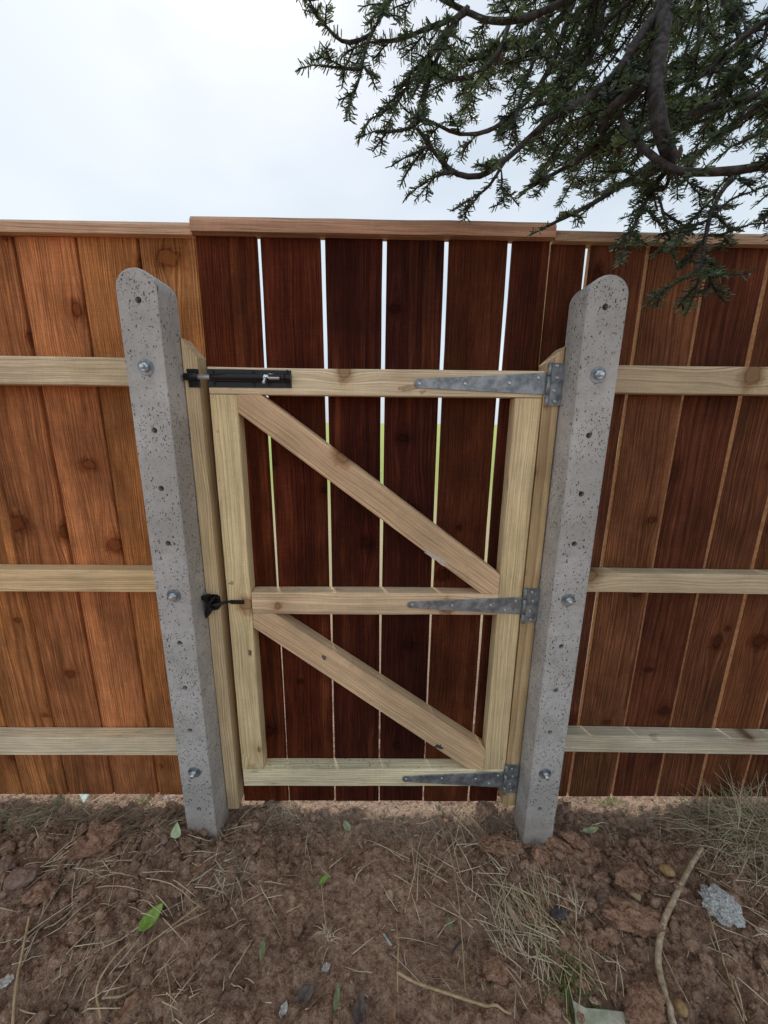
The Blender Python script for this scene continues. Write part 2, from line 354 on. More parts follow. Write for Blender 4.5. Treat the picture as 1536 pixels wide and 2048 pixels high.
# ------------------------------------------------------------------ object helpers
def link(name, me, mat=None, parent=None, loc=None, rot=None, color=None):
    o = bpy.data.objects.new(name, me); COL.objects.link(o)
    if mat is not None and len(me.materials) == 0: me.materials.append(mat)
    if loc is not None: o.location = loc
    if rot is not None: o.rotation_euler = rot
    if color is not None: o.color = (*color, 1)
    if parent is not None: o.parent = parent
    return o
def tag(o, label=None, cat=None, group=None, kind=None):
    if label: o['label'] = label
    if cat: o['category'] = cat
    if group: o['group'] = group
    if kind: o['kind'] = kind
    return o
def empty(name, loc, label=None, cat=None, group=None):
    o = bpy.data.objects.new(name, None); COL.objects.link(o); o.location = loc
    o.empty_display_size = 0.05
    return tag(o, label, cat, group)
def keep_world(child, parent):
    """parent without moving: parents are unrotated empties or meshes whose location is known"""
    bpy.context.view_layer.update()
    child.parent = parent
    child.matrix_parent_inverse = parent.matrix_world.inverted()
def mesh_np(name, V, Fc, smooth=False):
    me = bpy.data.meshes.new(name)
    V = np.asarray(V, dtype=np.float32); Fc = np.asarray(Fc, dtype=np.int32)
    k = Fc.shape[1]
    me.vertices.add(len(V)); me.vertices.foreach_set('co', V.ravel())
    me.loops.add(Fc.size); me.loops.foreach_set('vertex_index', Fc.ravel())
    me.polygons.add(len(Fc)); me.polygons.foreach_set('loop_start', np.arange(0, Fc.size, k, dtype=np.int32))
    me.polygons.foreach_set('loop_total', np.full(len(Fc), k, dtype=np.int32))
    if smooth: me.polygons.foreach_set('use_smooth', np.ones(len(Fc), dtype=bool))
    me.update(calc_edges=True)
    return me
def bm_mesh(name, bm, smooth=False):
    me = bpy.data.meshes.new(name); bmesh.ops.recalc_face_normals(bm, faces=bm.faces[:])
    if smooth:
        for f in bm.faces: f.smooth = True
    bm.to_mesh(me); bm.free(); return me

def timber(name, mat, color, center, w, d, l, axis='Z', parent=None, ch=0.002, jit=0.0006, seg=14,
           top=(0, 0), bot=(0, 0), taper=(0, 0), rz=0.0, seed=None, under=0.0, edge=False):
    """length along local Z, width local X, thickness local Y. top/bot: end planes z += ax*x + ay*y"""
    rs = np.random.default_rng(seed if seed is not None else int(abs(center[0]) * 7919 + abs(center[2]) * 104729 + len(name)) % 99991)
    hw, hd = w / 2, d / 2
    prof = [(-hw + ch, -hd), (hw - ch, -hd), (hw, -hd + ch), (hw, hd - ch), (hw - ch, hd), (-hw + ch, hd), (-hw, hd - ch), (-hw, -hd + ch)]
    V = []; Fc = []
    walkx = np.cumsum(rs.normal(0, jit, (seg + 1, 2)), axis=0)
    walkx -= np.linspace(walkx[0], walkx[-1], seg + 1) * 1.0
    wy = np.cumsum(rs.normal(0, jit * 0.4, seg + 1)); wy -= np.linspace(wy[0], wy[-1], seg + 1)
    for i in range(seg + 1):
        t = i / seg
        for (px, py) in prof:
            side = 0 if px < 0 else 1
            extra = (taper[0] * (1 - t) + taper[1] * t) * (1 if px > 0 else -1) * 0.5
            x = px + walkx[i, side] + extra + (under if py > 0 else 0) * (1 if px > 0 else -1); y = py + wy[i]
            z = -l / 2 + l * t + (1 - t) * (bot[0] * px + bot[1] * py) + t * (top[0] * px + top[1] * py)
            V.append((x, y, z))
    for i in range(seg):
        for k in range(8):
            a = i * 8 + k; b = i * 8 + (k + 1) % 8
            Fc.append((a, b, b + 8, a + 8))
    me = bpy.data.meshes.new(name)
    me.from_pydata(V, [], Fc + [tuple(reversed(range(8))), tuple(range(seg * 8, seg * 8 + 8))])
    o = link(name, me, mat, parent, None, None, color)
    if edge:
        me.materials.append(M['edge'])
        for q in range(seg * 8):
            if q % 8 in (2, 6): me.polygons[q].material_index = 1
    off = parent.location if parent is not None else Vector((0, 0, 0))
    o.location = Vector(center) - off
    if axis == 'X': o.rotation_euler = (0, math.pi / 2, 0)
    if rz: o.rotation_euler.y += rz
    return o

def prism(name, mat, color, poly, y0, y1, ang, parent, bev=0.0018):
    """poly in world XZ extruded from y0 to y1; local Z runs along direction ang (radians in XZ from +X)"""
    cx = sum(p[0] for p in poly) / len(poly); cz = sum(p[1] for p in poly) / len(poly)
    cyv = (y0 + y1) / 2
    rot = Matrix.Rotation(math.pi / 2 - ang, 4, 'Y')
    inv = rot.inverted()
    bm = bmesh.new()
    fr = [bm.verts.new(inv @ Vector((p[0] - cx, y0 - cyv, p[1] - cz))) for p in poly]
    bk = [bm.verts.new(inv @ Vector((p[0] - cx, y1 - cyv, p[1] - cz))) for p in poly]
    bm.faces.new(fr); bm.faces.new(list(reversed(bk)))
    n = len(poly)
    for i in range(n): bm.faces.new((fr[i], bk[i], bk[(i + 1) % n], fr[(i + 1) % n]))
    bmesh.ops.recalc_face_normals(bm, faces=bm.faces[:])
    if bev: bmesh.ops.bevel(bm, geom=bm.edges[:], offset=bev, segments=1, affect='EDGES')
    o = link(name, bm_mesh(name, bm), mat, parent, None, None, color)
    o.location = Vector((cx, cyv, cz)) - parent.location
    o.rotation_euler = rot.to_euler()
    return o

def local_poly(name, mat, poly, y0, y1, parent, bev=0.0006, smooth=False):
    """flat metal piece: poly in world XZ, thickness y0..y1, origin at centre"""
    cx = sum(p[0] for p in poly) / len(poly); cz = sum(p[1] for p in poly) / len(poly); cyv = (y0 + y1) / 2
    bm = bmesh.new()
    fr = [bm.verts.new((p[0] - cx, y0 - cyv, p[1] - cz)) for p in poly]
    bk = [bm.verts.new((p[0] - cx, y1 - cyv, p[1] - cz)) for p in poly]
    bm.faces.new(fr); bm.faces.new(list(reversed(bk))); n = len(poly)
    for i in range(n): bm.faces.new((fr[i], bk[i], bk[(i + 1) % n], fr[(i + 1) % n]))
    bmesh.ops.recalc_face_normals(bm, faces=bm.faces[:])
    if bev: bmesh.ops.bevel(bm, geom=bm.edges[:], offset=bev, segments=1, affect='EDGES')
    o = link(name, bm_mesh(name, bm), mat)
    o.location = (cx, cyv, cz)
    if parent is not None: keep_world(o, parent)
    return o

def tube_mesh(name, pts, rad, sides=8, cap=True, smooth=True, knob=0.0, rs=None):
    pts = [Vector(p) for p in pts]; V = []; Fc = []
    n = len(pts)
    if not hasattr(rad, '__len__'): rad = [rad] * n
    t0 = (pts[1] - pts[0]).normalized()
    up = Vector((0, 0, 1)) if abs(t0.z) < 0.9 else Vector((1, 0, 0))
    u = t0.cross(up).normalized()
    for i, p in enumerate(pts):
        t = (pts[min(i + 1, n - 1)] - pts[max(i - 1, 0)]).normalized()
        u = (u - t * u.dot(t)).normalized(); v = t.cross(u)
        for k in range(sides):
            a = 2 * math.pi * k / sides
            r = rad[i] * (1 + (knob * (rs.random() - 0.5) if rs is not None else 0))
            V.append(p + (u * math.cos(a) + v * math.sin(a)) * r)
    for i in range(n - 1):
        for k in range(sides):
            Fc.append((i * sides + k, i * sides + (k + 1) % sides, (i + 1) * sides + (k + 1) % sides, (i + 1) * sides + k))
    if cap: Fc += [tuple(reversed(range(sides))), tuple(range((n - 1) * sides, n * sides))]
    me = bpy.data.meshes.new(name); me.from_pydata(V, [], Fc)
    if smooth:
        for q in me.polygons: q.use_smooth = len(q.vertices) == 4
    return me

def lathe_y(name, prof, seg=16, smooth=True):
    """profile of (radius, y) revolved round local Y"""
    bm = bmesh.new(); rings = []
    for r, y in prof:
        rings.append([bm.verts.new((r * math.cos(2 * math.pi * k / seg), y, r * math.sin(2 * math.pi * k / seg))) for k in range(seg)])
    for a, b in zip(rings, rings[1:]):
        for k in range(seg): bm.faces.new((a[k], a[(k + 1) % seg], b[(k + 1) % seg], b[k]))
    bm.faces.new(rings[0]); bm.faces.new(rings[-1])
    me = bm_mesh(name, bm)
    if smooth:
        for q in me.polygons: q.use_smooth = len(q.vertices) == 4
        me.set_sharp_from_angle(angle=math.radians(35))
    return me

# ------------------------------------------------------------------ numpy noise
def _h(ix, iy, seed):
    h = (ix.astype(np.int64) * 374761393 + iy.astype(np.int64) * 668265263 + seed * 974711) & 0x7fffffff
    h = ((h ^ (h >> 13)) * 1274126177) & 0x7fffffff
    return ((h ^ (h >> 16)) & 0xffff) / 65535.0
def vnoise(x, y, seed=0):
    ix = np.floor(x); iy = np.floor(y); fx = x - ix; fy = y - iy
    fx = fx * fx * (3 - 2 * fx); fy = fy * fy * (3 - 2 * fy)
    a = _h(ix, iy, seed); b = _h(ix + 1, iy, seed); c = _h(ix, iy + 1, seed); d = _h(ix + 1, iy + 1, seed)
    return (a * (1 - fx) + b * fx) * (1 - fy) + (c * (1 - fx) + d * fx) * fy - 0.5
def fbm(x, y, oct=4, seed=0, gain=0.5):
    s = 0; a = 1.0
    for i in range(oct):
        s = s + a * vnoise(x, y, seed + i * 17); x = x * 2.03; y = y * 2.03; a *= gain
    return s

# ------------------------------------------------------------------ ground
def axis_pts(lo, hi, step, outlo, outhi):
    c = np.arange(lo, hi + step * 0.5, step); a = []; b = []
    s = step; p = lo
    while p > outlo: s *= 1.25; p -= s; a.append(p)
    s = step; p = hi
    while p < outhi: s *= 1.25; p += s; b.append(p)
    return np.array(a[::-1] + list(c) + b)
GX = axis_pts(-1.65, 1.75, 0.0045, -300, 300)
GY = axis_pts(-0.72, 0.30, 0.0045, -30, 600)
XX, YY = np.meshgrid(GX, GY)
def gauss(x, y, cx, cy, sx, sy): return np.exp(-((x - cx) / sx) ** 2 - ((y - cy) / sy) ** 2)
def base_h(x, y):
    near = np.exp(-np.maximum(np.abs(x) - 2, 0) * 1.0) * np.exp(-np.maximum(np.abs(y + 0.2) - 0.9, 0) * 1.2)
    h = 0.058 * gauss(x, y, -0.64, -0.13, 0.28, 0.16) + 0.05 * gauss(x, y, -1.15, -0.2, 0.4, 0.2)
    h = h + 0.030 * gauss(x, y, 0.62, -0.14, 0.22, 0.14) + 0.055 * gauss(x, y, 1.38, -0.06, 0.28, 0.18)
    h = h + 0.028 * gauss(x, y, 0.80, -0.30, 0.22, 0.15) + 0.02 * gauss(x, y, -0.75, -0.45, 0.5, 0.2)
    h = h - 0.012 * gauss(x, y, 0.0, -0.28, 0.4, 0.22)
    trod = 1 - 0.72 * gauss(x, y, 0.04, -0.34, 0.36, 0.24)
    h = h + near * trod * (fbm(x * 3.1, y * 3.1, 4, 3) * 0.045 + fbm(x * 14, y * 14, 4, 9, 0.6) * 0.038 + fbm(x * 60, y * 60, 4, 21, 0.7) * 0.013)
    # keep the line below the boards clear
    k = np.exp(-((y - 0.01) / 0.07) ** 2)
    return h * (1 - 0.35 * k)
HH = base_h(XX, YY)
i0x, i1x = np.searchsorted(GX, -1.65), np.searchsorted(GX, 1.75)
def stamp(cx, cy, a, b, hgt, th, seed):
    R = max(a, b) * 1.05
    x0, x1 = np.searchsorted(GX, cx - R), np.searchsorted(GX, cx + R)
    y0, y1 = np.searchsorted(GY, cy - R), np.searchsorted(GY, cy + R)
    if x1 - x0 < 2 or y1 - y0 < 2: return
    X = XX[y0:y1, x0:x1] - cx; Y = YY[y0:y1, x0:x1] - cy
    u = (X * math.cos(th) + Y * math.sin(th)) / a; v = (-X * math.sin(th) + Y * math.cos(th)) / b
    d = np.sqrt(u * u + v * v) * (1 + 0.5 * vnoise(X / a * 1.7 + seed, Y / a * 1.7, seed))
    c = HH[y0:y1, x0:x1]
    bump = hgt * np.sqrt(np.clip(1 - d * d, 0, 1)) * (1 + 0.6 * vnoise(X / a * 2.5, Y / a * 2.5 + seed, seed + 5))
    c += bump
def clod_density(x, y):
    c = 1.0 - 0.85 * math.exp(-((x - 0.02) / 0.42) ** 2 - ((y + 0.33) / 0.30) ** 2)
    return c
ns = 0
while ns < 3600:
    x = random.uniform(-1.6, 1.7); y = random.uniform(-0.70, 0.02)
    if random.random() > clod_density(x, y): continue
    a = min(0.024, 0.006 * math.exp(random.expovariate(2.2)))
    stamp(x, y, a, a * random.uniform(0.6, 1), a * random.uniform(0.3, 0.75), random.uniform(0, 3.14), ns)
    ns += 1
nx = len(GX)
idx = np.arange(len(GY) * nx).reshape(len(GY), nx)
quads = np.stack([idx[:-1, :-1], idx[:-1, 1:], idx[1:, 1:], idx[1:, :-1]], -1).reshape(-1, 4)
V = np.stack([XX, YY, HH], -1).reshape(-1, 3)
ground = link('ground', mesh_np('ground', V, quads, True), M['soil'])
tag(ground, 'dug brown garden soil running under the fence to a green field', 'ground', kind='structure')
def Hs(x, y):
    i = int(np.clip(np.searchsorted(GX, x) - 1, 0, nx - 2)); j = int(np.clip(np.searchsorted(GY, y) - 1, 0, len(GY) - 2))
    fx = (x - GX[i]) / (GX[i + 1] - GX[i]); fy = (y - GY[j]) / (GY[j + 1] - GY[j])
    return float((HH[j, i] * (1 - fx) + HH[j, i + 1] * fx) * (1 - fy) + (HH[j + 1, i] * (1 - fx) + HH[j + 1, i + 1] * fx) * fy)
def gpt(px, py, lift=0.0):
    z = 0.0
    for _ in range(6):
        p = on_z(px, py, z); z = Hs(p.x, p.y)
    return Vector((p.x, p.y, z + lift))

# ------------------------------------------------------------------ fence panels
BZ0 = CAMZ - 1.305; BZ1 = CAMZ + 0.452
def vary(c, a=0.1):
    k = 1 + random.uniform(-a, a)
    return (c[0] * k, c[1] * k * (1 + random.uniform(-0.05, 0.05)), c[2] * k * (1 + random.uniform(-0.08, 0.08)))

def cap(name, x0, x1, z0, z1, y0, y1, parent, color):
    # weathered capping rail: upright face, steep chamfer at the top front
    l = x1 - x0
    prof = [(y0, z0), (y0, z0 + (z1 - z0) * 0.70), (y0 + 0.007, z1), (y1 - 0.006, z1), (y1, z0 + (z1 - z0) * 0.7), (y1, z0)]
    cy_, cz_ = (y0 + y1) / 2, (z0 + z1) / 2
    V = []; Fc = []
    seg = 10; n = len(prof)
    for i in range(seg + 1):
        t = i / seg; w = random.gauss(0, 0.0004)
        for (yy, zz) in prof: V.append((-(zz - cz_) + w, yy - cy_, -l / 2 + l * t))
    for i in range(seg):
        for k in range(n): Fc.append((i * n + k, i * n + (k + 1) % n, (i + 1) * n + (k + 1) % n, (i + 1) * n + k))
    Fc += [tuple(reversed(range(n))), tuple(range(seg * n, seg * n + n))]
    me = bpy.data.meshes.new(name); me.from_pydata(V, [], Fc); me.update()
    o = link(name, me, M['cap'], parent, None, (0, math.pi / 2, 0), color)
    o.location = Vector(((x0 + x1) / 2, cy_, cz_)) - parent.location
    return o

RAIL = (0.43, 0.345, 0.205)
# left panel
fl = empty('fence_panel', (-1.2, 0.0, 0.0), 'orange-brown boarded fence panel left of the gate', 'fence')
ORANGE = (0.47, 0.18, 0.066)
edges = [-2.205, -2.05, -1.893, -1.735, -1.578, -1.42, -1.262, -1.102, -0.942, -0.783, -0.625, -0.476]
tint_l = [1, 1.03, 0.95, 1, 1.02, 0.92, 1.0, 0.78, 1.12, 0.90, 1.03, 1.16]
for i in range(len(edges) - 1):
    a, b = edges[i] + 0.0034, edges[i + 1] - 0.0034
    c = tuple(q * tint_l[i] for q in vary(ORANGE, 0.04))
    if i == 10: c = (0.54, 0.23, 0.082)
    timber('board', M['board'], c, ((a + b) / 2, 0.010 + random.uniform(-0.001, 0.001), (BZ0 + BZ1) / 2), b - a, 0.019, BZ1 - BZ0 + random.uniform(-0.002, 0.004), parent=fl, jit=0.0005, seed=i + 3, under=0.0028)
for z1, z0, c in ((0.157, 0.087, (0.707, 0.564, 0.376)), (-0.433, -0.502, (0.829, 0.593, 0.335)), (-1.020, -1.088, (0.860, 0.722, 0.505))):
    timber('rail', M['pale'], c, (-1.36, -0.0245, CAMZ + (z0 + z1) / 2), z1 - z0, 0.047, 1.69, 'X', fl, jit=0.0005)
cap('capping_rail', -2.205, -0.476, CAMZ + 0.4525, CAMZ + 0.482, -0.020, 0.021, fl, (0.66, 0.42, 0.27))
# right panel
fr = empty('fence_panel', (1.3, 0.0, 0.0), 'gappy brown boarded fence panel right of the gate under the fir branches', 'fence')
BROWN_SHADED = (0.22, 0.085, 0.04)  # board stain with the tree's shade darkened into it
edges = [0.437, 0.5345, 0.6915, 0.852, 1.0145, 1.166, 1.324, 1.482, 1.640, 1.80, 1.96, 2.12]
gaps = [0.0, 0.0135, 0.0088, 0.0095, 0.0088, 0.0085, 0.009, 0.006, 0.008, 0.007, 0.008]
shade_tint_r = [(0.1292, 0.0385, 0.0172), (0.1520, 0.0525, 0.0251), (0.2052, 0.0805, 0.0363), (0.1254, 0.0385, 0.0185), (0.1558, 0.0560, 0.0251), (0.1786, 0.0644, 0.0264), (0.1520, 0.0546, 0.0238)]  # per-board tones, darkened to carry the fir's shade in the colour
for i in range(len(edges) - 1):
    a = edges[i] + gaps[i] / 2; b = edges[i + 1] - (gaps[i + 1] / 2 if i + 1 < len(gaps) else 0)
    c = shade_tint_r[i] if i < len(shade_tint_r) else vary(BROWN_SHADED)
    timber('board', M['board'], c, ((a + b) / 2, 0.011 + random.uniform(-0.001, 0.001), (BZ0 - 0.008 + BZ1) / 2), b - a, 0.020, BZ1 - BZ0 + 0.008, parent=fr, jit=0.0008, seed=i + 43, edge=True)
for z1, z0, c, rz in ((0.154, 0.084, (0.610, 0.489, 0.323), 0.0), (-0.427, -0.491, (0.659, 0.529, 0.346), 0.006), (-1.012, -1.076, (0.659, 0.582, 0.435), 0.016)):
    timber('rail', M['pale'], c, (1.30, -0.0245, CAMZ + (z0 + z1) / 2 - (0.006 if rz else 0)), z1 - z0, 0.047, 1.64, 'X', fr, jit=0.0005, rz=rz)
cap('capping_rail', 0.437, 2.12, CAMZ + 0.4525, CAMZ + 0.478, -0.020, 0.022, fr, (0.62, 0.43, 0.28))

# ------------------------------------------------------------------ gate
gate = empty('garden_gate', (0.0, -0.03, BZ0 - 0.01), 'ledged and braced timber gate with dark red-brown boards between the concrete posts', 'gate')
GZ0, GZ1 = CAMZ - 1.322, CAMZ + 0.4545
cent = [-0.4735, -0.3148, -0.1515, 0.007, 0.1655, 0.3285, 0.4305]
gt = [0.0, 0.0100, 0.0120, 0.0105, 0.0120, 0.0130, 0.0]     # gap widths at the top
gb = [0.0, 0.0042, 0.0054, 0.0040, 0.0060, 0.0085, 0.0]     # and at the bottom
gcol = [(0.1228, 0.0272, 0.0095), (0.0864, 0.0175, 0.0072), (0.0609, 0.0123, 0.0063), (0.0511, 0.0108, 0.0061), (0.0982, 0.0263, 0.0105), (0.0668, 0.0160, 0.0076)]
for i in range(6):
    at_, bt_ = cent[i] + gt[i] / 2, cent[i + 1] - gt[i + 1] / 2
    ab_, bb_ = cent[i] + gb[i] / 2, cent[i + 1] - gb[i + 1] / 2
    w0 = bb_ - ab_; w1 = bt_ - at_; w = (w0 + w1) / 2
    timber('board', M['gate_board'], gcol[i], (((at_ + bt_) + (ab_ + bb_)) / 4, -0.0025, (GZ0 + GZ1) / 2), w, 0.0140, GZ1 - GZ0 + random.uniform(-0.003, 0.003),
           parent=gate, taper=(w0 - w, w1 - w), jit=0.0006, seed=i + 80)
cap('capping_rail', -0.4735, 0.4325, CAMZ + 0.4555, CAMZ + 0.490, -0.034, 0.006, gate, (0.56, 0.32, 0.205))
FY0, FY1 = -0.057, -0.0102
YC = (FY0 + FY1) / 2; DD = FY1 - FY0
GR = (0.46, 0.385, 0.225)
timber('rail', M['pale'], (0.854, 0.698, 0.470), (-0.0105, YC, CAMZ + 0.1025), 0.0675, DD, 0.881, 'X', gate, jit=0.0003)
timber('rail', M['pale'], (0.781, 0.576, 0.370), (-0.0105, YC, CAMZ - 0.531), 0.068, DD, 0.7375, 'X', gate, jit=0.0003)
timber('rail', M['pale'], (0.860, 0.756, 0.505), (-0.012, YC, CAMZ - 1.1695), 0.068, DD, 0.876, 'X', gate, jit=0.0003)
timber('stile', M['pale'], (0.854, 0.692, 0.394), (-0.4165, YC, CAMZ - 0.533), 0.071, DD, 1.2005, 'Z', gate, jit=0.0004)
timber('stile', M['pale'], (0.781, 0.617, 0.364), (0.3945, YC, CAMZ - 0.533), 0.071, DD, 1.2005, 'Z', gate, jit=0.0004)
def P(px, py, Y=FY0):
    q = on_y(px, py, Y); return (q.x, q.z)
xl, xr = -0.3805, 0.3585
def brace(u0, u1, l0, l1, zt, zb):
    U0, U1, L0, L1 = P(*u0), P(*u1), P(*l0), P(*l1)
    du = (U1[1] - U0[1]) / (U1[0] - U0[0]); dl = (L1[1] - L0[1]) / (L1[0] - L0[0])
    fu = lambda x: U0[1] + du * (x - U0[0]); fl_ = lambda x: L0[1] + dl * (x - L0[0])
    poly = [(xl, zt), (U0[0] + (zt - U0[1]) / du, zt), (xr, fu(xr)), (xr, zb), (L1[0] + (zb - L1[1]) / dl, zb), (xl, fl_(xl))]
    return prism('brace', M['pale'], (0.732, 0.512, 0.311), poly, FY0 + 0.0006, FY1 - 0.0004, math.atan(du), gate)
brace((518.6, 787), (1003, 1152.6), (473.7, 824), (964, 1189), CAMZ + 0.0682, CAMZ - 0.4965)
brace((549.8, 1229), (967.8, 1497.6), (503.7, 1253.5), (934.6, 1538.7), CAMZ - 0.5655, CAMZ - 1.135)

def smear(name, px, py, w, h, mat, ang=0.0, n=15, Y=FY0, seed=0, rough=0.4):
    rs = random.Random(seed + int(px)); c = P(px, py, Y); poly = []
    for k in range(n):
        a = -2 * math.pi * k / n; r = 1 + rs.uniform(-rough, rough)
        u, v_ = math.cos(a) * w * r, math.sin(a) * h * r
        poly.append((c[0] + u * math.cos(ang) - v_ * math.sin(ang), c[1] + u * math.sin(ang) + v_ * math.cos(ang)))
    return local_poly(name, mat, poly, Y - 0.0005, Y + 0.0006, gate, 0)
smear('mud_smear', 500, 1306, 0.006, 0.010, M['mud'], 0.2, seed=3)
smear('mud_smear', 463, 1166, 0.008, 0.006, M['mud_thin'], 0.2, seed=4)
smear('mud_smear', 816, 776, 0.022, 0.009, M['mud_thin'], 0.1, seed=5)
smear('mud_smear', 845, 784, 0.009, 0.004, M['mud_thin'], 0.3, seed=6)
smear('loose_knot', 877, 1493, 0.015, 0.008, M['slate'], -0.3, seed=7, Y=FY0 + 0.0006)
smear('loose_knot', 648, 1315, 0.006, 0.011, M['mud'], 0.3, seed=8, Y=FY0 + 0.0006)
smear('pale_scuff', 868, 1112, 0.040, 0.007, M['scuff'], -0.66, 21, seed=9, Y=FY0 + 0.0006, rough=0.55)
screw_head = lathe_y('screw', [(0.0043, 0.0), (0.0043, -0.0010), (0.0030, -0.0022), (0.0012, -0.0018), (0.0010, -0.0008)], 12)
screw_z = screw_head.copy(); screw_z.materials.append(M['zinc'])
screw_b = screw_head.copy(); screw_b.materials.append(M['black'])
def screw(px, py, Y, parent, me, s=1.0):
    q = on_y(px, py, Y); o = link('screw', me); o.location = q; o.scale = (s, s, s)
    o.rotation_euler = (0, random.uniform(0, 3), 0)
    keep_world(o, parent); return o
def hinge(tip, end, plate, knx, scr, pscr, label):
    Ys = FY0 - 0.0035
    (tx, ty0, ty1), (ex, ey0, ey1) = tip, end
    a, b = P(tx, ty0, Ys), P(tx, ty1, Ys); c, d = P(ex, ey0, Ys), P(ex, ey1, Ys)
    tl = 0.006
    poly = [(a[0] - 0.001, (a[1] + b[1]) / 2 + 0.004), (a[0] + tl, a[1]), c, d, (b[0] + tl, b[1]), (b[0] - 0.001, (a[1] + b[1]) / 2 - 0.004)]
    st = local_poly('tee_hinge', M['galv'], poly, Ys, FY0 - 0.0004, gate)
    st['label'] = label
    px0, py0, px1, py1 = plate
    p0, p1 = P(px0, py0, -0.0665), P(px1, py1, -0.0665)
    pl = local_poly('hinge_plate', M['galv'], [(p0[0], p0[1]), (p1[0], p0[1]), (p1[0], p1[1]), (p0[0], p1[1])], -0.0640, -0.0608, st)
    k0, k1 = P(knx[0], py0, -0.068), P(knx[1], py1, -0.068)
    kx = (k0[0] + k1[0]) / 2; rr = 0.0058
    n = 5; zt, zb = p0[1] + 0.001, p1[1] - 0.002
    for i in range(3):
        f0, f1 = (0, 0.30, 0.72, 1.0)[i], (0, 0.30, 0.72, 1.0)[i + 1]
        za = zt + (zb - zt) * f0 - 0.0008; zc = zt + (zb - zt) * f1 + 0.0008
        me = tube_mesh('knuckle', [(0, 0, (za - zc) / 2), (0, 0, -(za - zc) / 2)], rr, 12)
        o = link('knuckle', me, M['galv']); o.location = (kx, -0.0655, (za + zc) / 2); keep_world(o, st)
    for s_ in scr: screw(*s_, Ys + 0.0002, st, screw_z)
    for s_ in pscr: screw(*s_, -0.0638, st, screw_z)
    return st
c3 = lambda x, y: (780 + x * 0.32552, 680 + y * 0.32552)
c5 = lambda x, y: (780 + x * 0.29948, 1130 + y * 0.29948)
hinge((829.5, 758, 775.5), (1095, 745.5, 790), (1101, 725.5, 1122, 812), (1093, 1102), [c3(183, 267), c3(463, 267), c3(735, 263), c3(912, 231)],
      [c3(1027, 158), c3(1027, 232), c3(1008, 312), c3(1012, 378)], 'galvanised tee hinge on the top rail')
hinge((815.3, 1204, 1216), (1047, 1194.5, 1229.5), (1052, 1177.5, 1073.5, 1246), (1044.5, 1054), [c5(150, 265), c5(416, 270), c5(673, 268), c5(770, 303), c5(842, 240)],
      [c5(950, 182), c5(955, 242), c5(935, 310), c5(940, 365)], 'galvanised tee hinge on the middle rail')
hinge((805, 1553, 1564), (1011, 1544, 1576), (1014, 1531.5, 1033, 1587.5), (1007, 1016), [c5(108, 1430), c5(345, 1425), c5(572, 1430), c5(660, 1460), c5(722, 1408)],
      [c5(815, 1362), c5(820, 1412), c5(802, 1465), c5(808, 1505)], 'galvanised tee hinge on the bottom rail')

# sliding bolt on the top rail
c2 = lambda x, y: (340 + x * 0.19531, 660 + y * 0.19531)
YB = FY0 - 0.003
a, b = P(413.5, 737.5, YB), P(583.5, 776.5, YB)
bolt = local_poly('slide_bolt', M['black'], [(a[0], a[1]), (b[0], a[1] - 0.0015), (b[0], b[1] + 0.0005), (a[0], b[1])], YB, FY0 - 0.0003, gate)
bolt['label'] = 'black sliding tower bolt with zinc rod on the top rail'
YR = FY0 - 0.0135
zc = P(500, 755, YR)[1]
def xat(px, Y=YR): return P(px, 755, Y)[0]
def cyl_x(name, x0, x1, z, y, r, mat, parent, sides=20):
    me = tube_mesh(name, [(-(x1 - x0) / 2, 0, 0), (-(x1 - x0) / 2 + r * 0.1, 0, 0), ((x1 - x0) / 2 - r * 0.1, 0, 0), ((x1 - x0) / 2, 0, 0)], [r * 0.93, r, r, r * 0.93], sides)
    o = link(name, me, mat); o.location = ((x0 + x1) / 2, y, z)
    if parent is not None: keep_world(o, parent)
    return o
cyl_x('barrel', xat(421), xat(527.5), zc, YR, 0.0098, M['black'], bolt)
cyl_x('barrel', xat(562.5), xat(570.5), zc, YR, 0.0105, M['black'], bolt)
cyl_x('barrel', xat(571.5), xat(582.5), zc, YR, 0.0098, M['black'], bolt)
# slotted run of the tube: a half shell that leaves the front open
def half_shell(x0, x1, r, a0, a1, z, y):
    bm = bmesh.new(); n = 14; rings = []
    for rr in (r, r - 0.0016):
        for xx in (x0, x1):
            rings.append([bm.verts.new((xx - (x0 + x1) / 2, math.cos(a0 + (a1 - a0) * k / n) * -rr, math.sin(a0 + (a1 - a0) * k / n) * rr)) for k in range(n + 1)])
    A, B, C, Dd = rings
    for k in range(n):
        bm.faces.new((A[k], A[k + 1], B[k + 1], B[k])); bm.faces.new((C[k], Dd[k], Dd[k + 1], C[k + 1]))
        bm.faces.new((A[k], C[k], C[k + 1], A[k + 1])); bm.faces.new((B[k], B[k + 1], Dd[k + 1], Dd[k]))
    for k in (0, n): bm.faces.new((A[k], B[k], Dd[k], C[k]))
    o = link('slotted_sleeve', bm_mesh('slotted_sleeve', bm), M['black']); o.location = ((x0 + x1) / 2, y, z); keep_world(o, bolt)
half_shell(xat(527.8), xat(538), 0.0098, -3.4, -0.15, zc, YR)
half_shell(xat(538.3), xat(562.3), 0.0098, 0.25, 5.2, zc, YR)
cyl_x('bolt_rod', xat(372), xat(560), zc, YR, 0.0066, M['zinc'], bolt)
h0 = Vector((xat(533), YR, zc)); h1 = Vector(on_y(529.5, 758, YR - 0.013)); h2 = Vector(on_y(526.5, 766.5, YR - 0.017))
me = tube_mesh('handle', [h0 - h0, (h0 + h1) / 2 - h0, h1 - h0, h1 + (h2 - h1) * 0.55 - h0, h1 + (h2 - h1) * 0.8 - h0, h2 - h0], [0.0048, 0.0046, 0.0040, 0.0036, 0.0048, 0.0030], 12)
o = link('handle', me, M['zinc']); o.location = h0; keep_world(o, bolt)
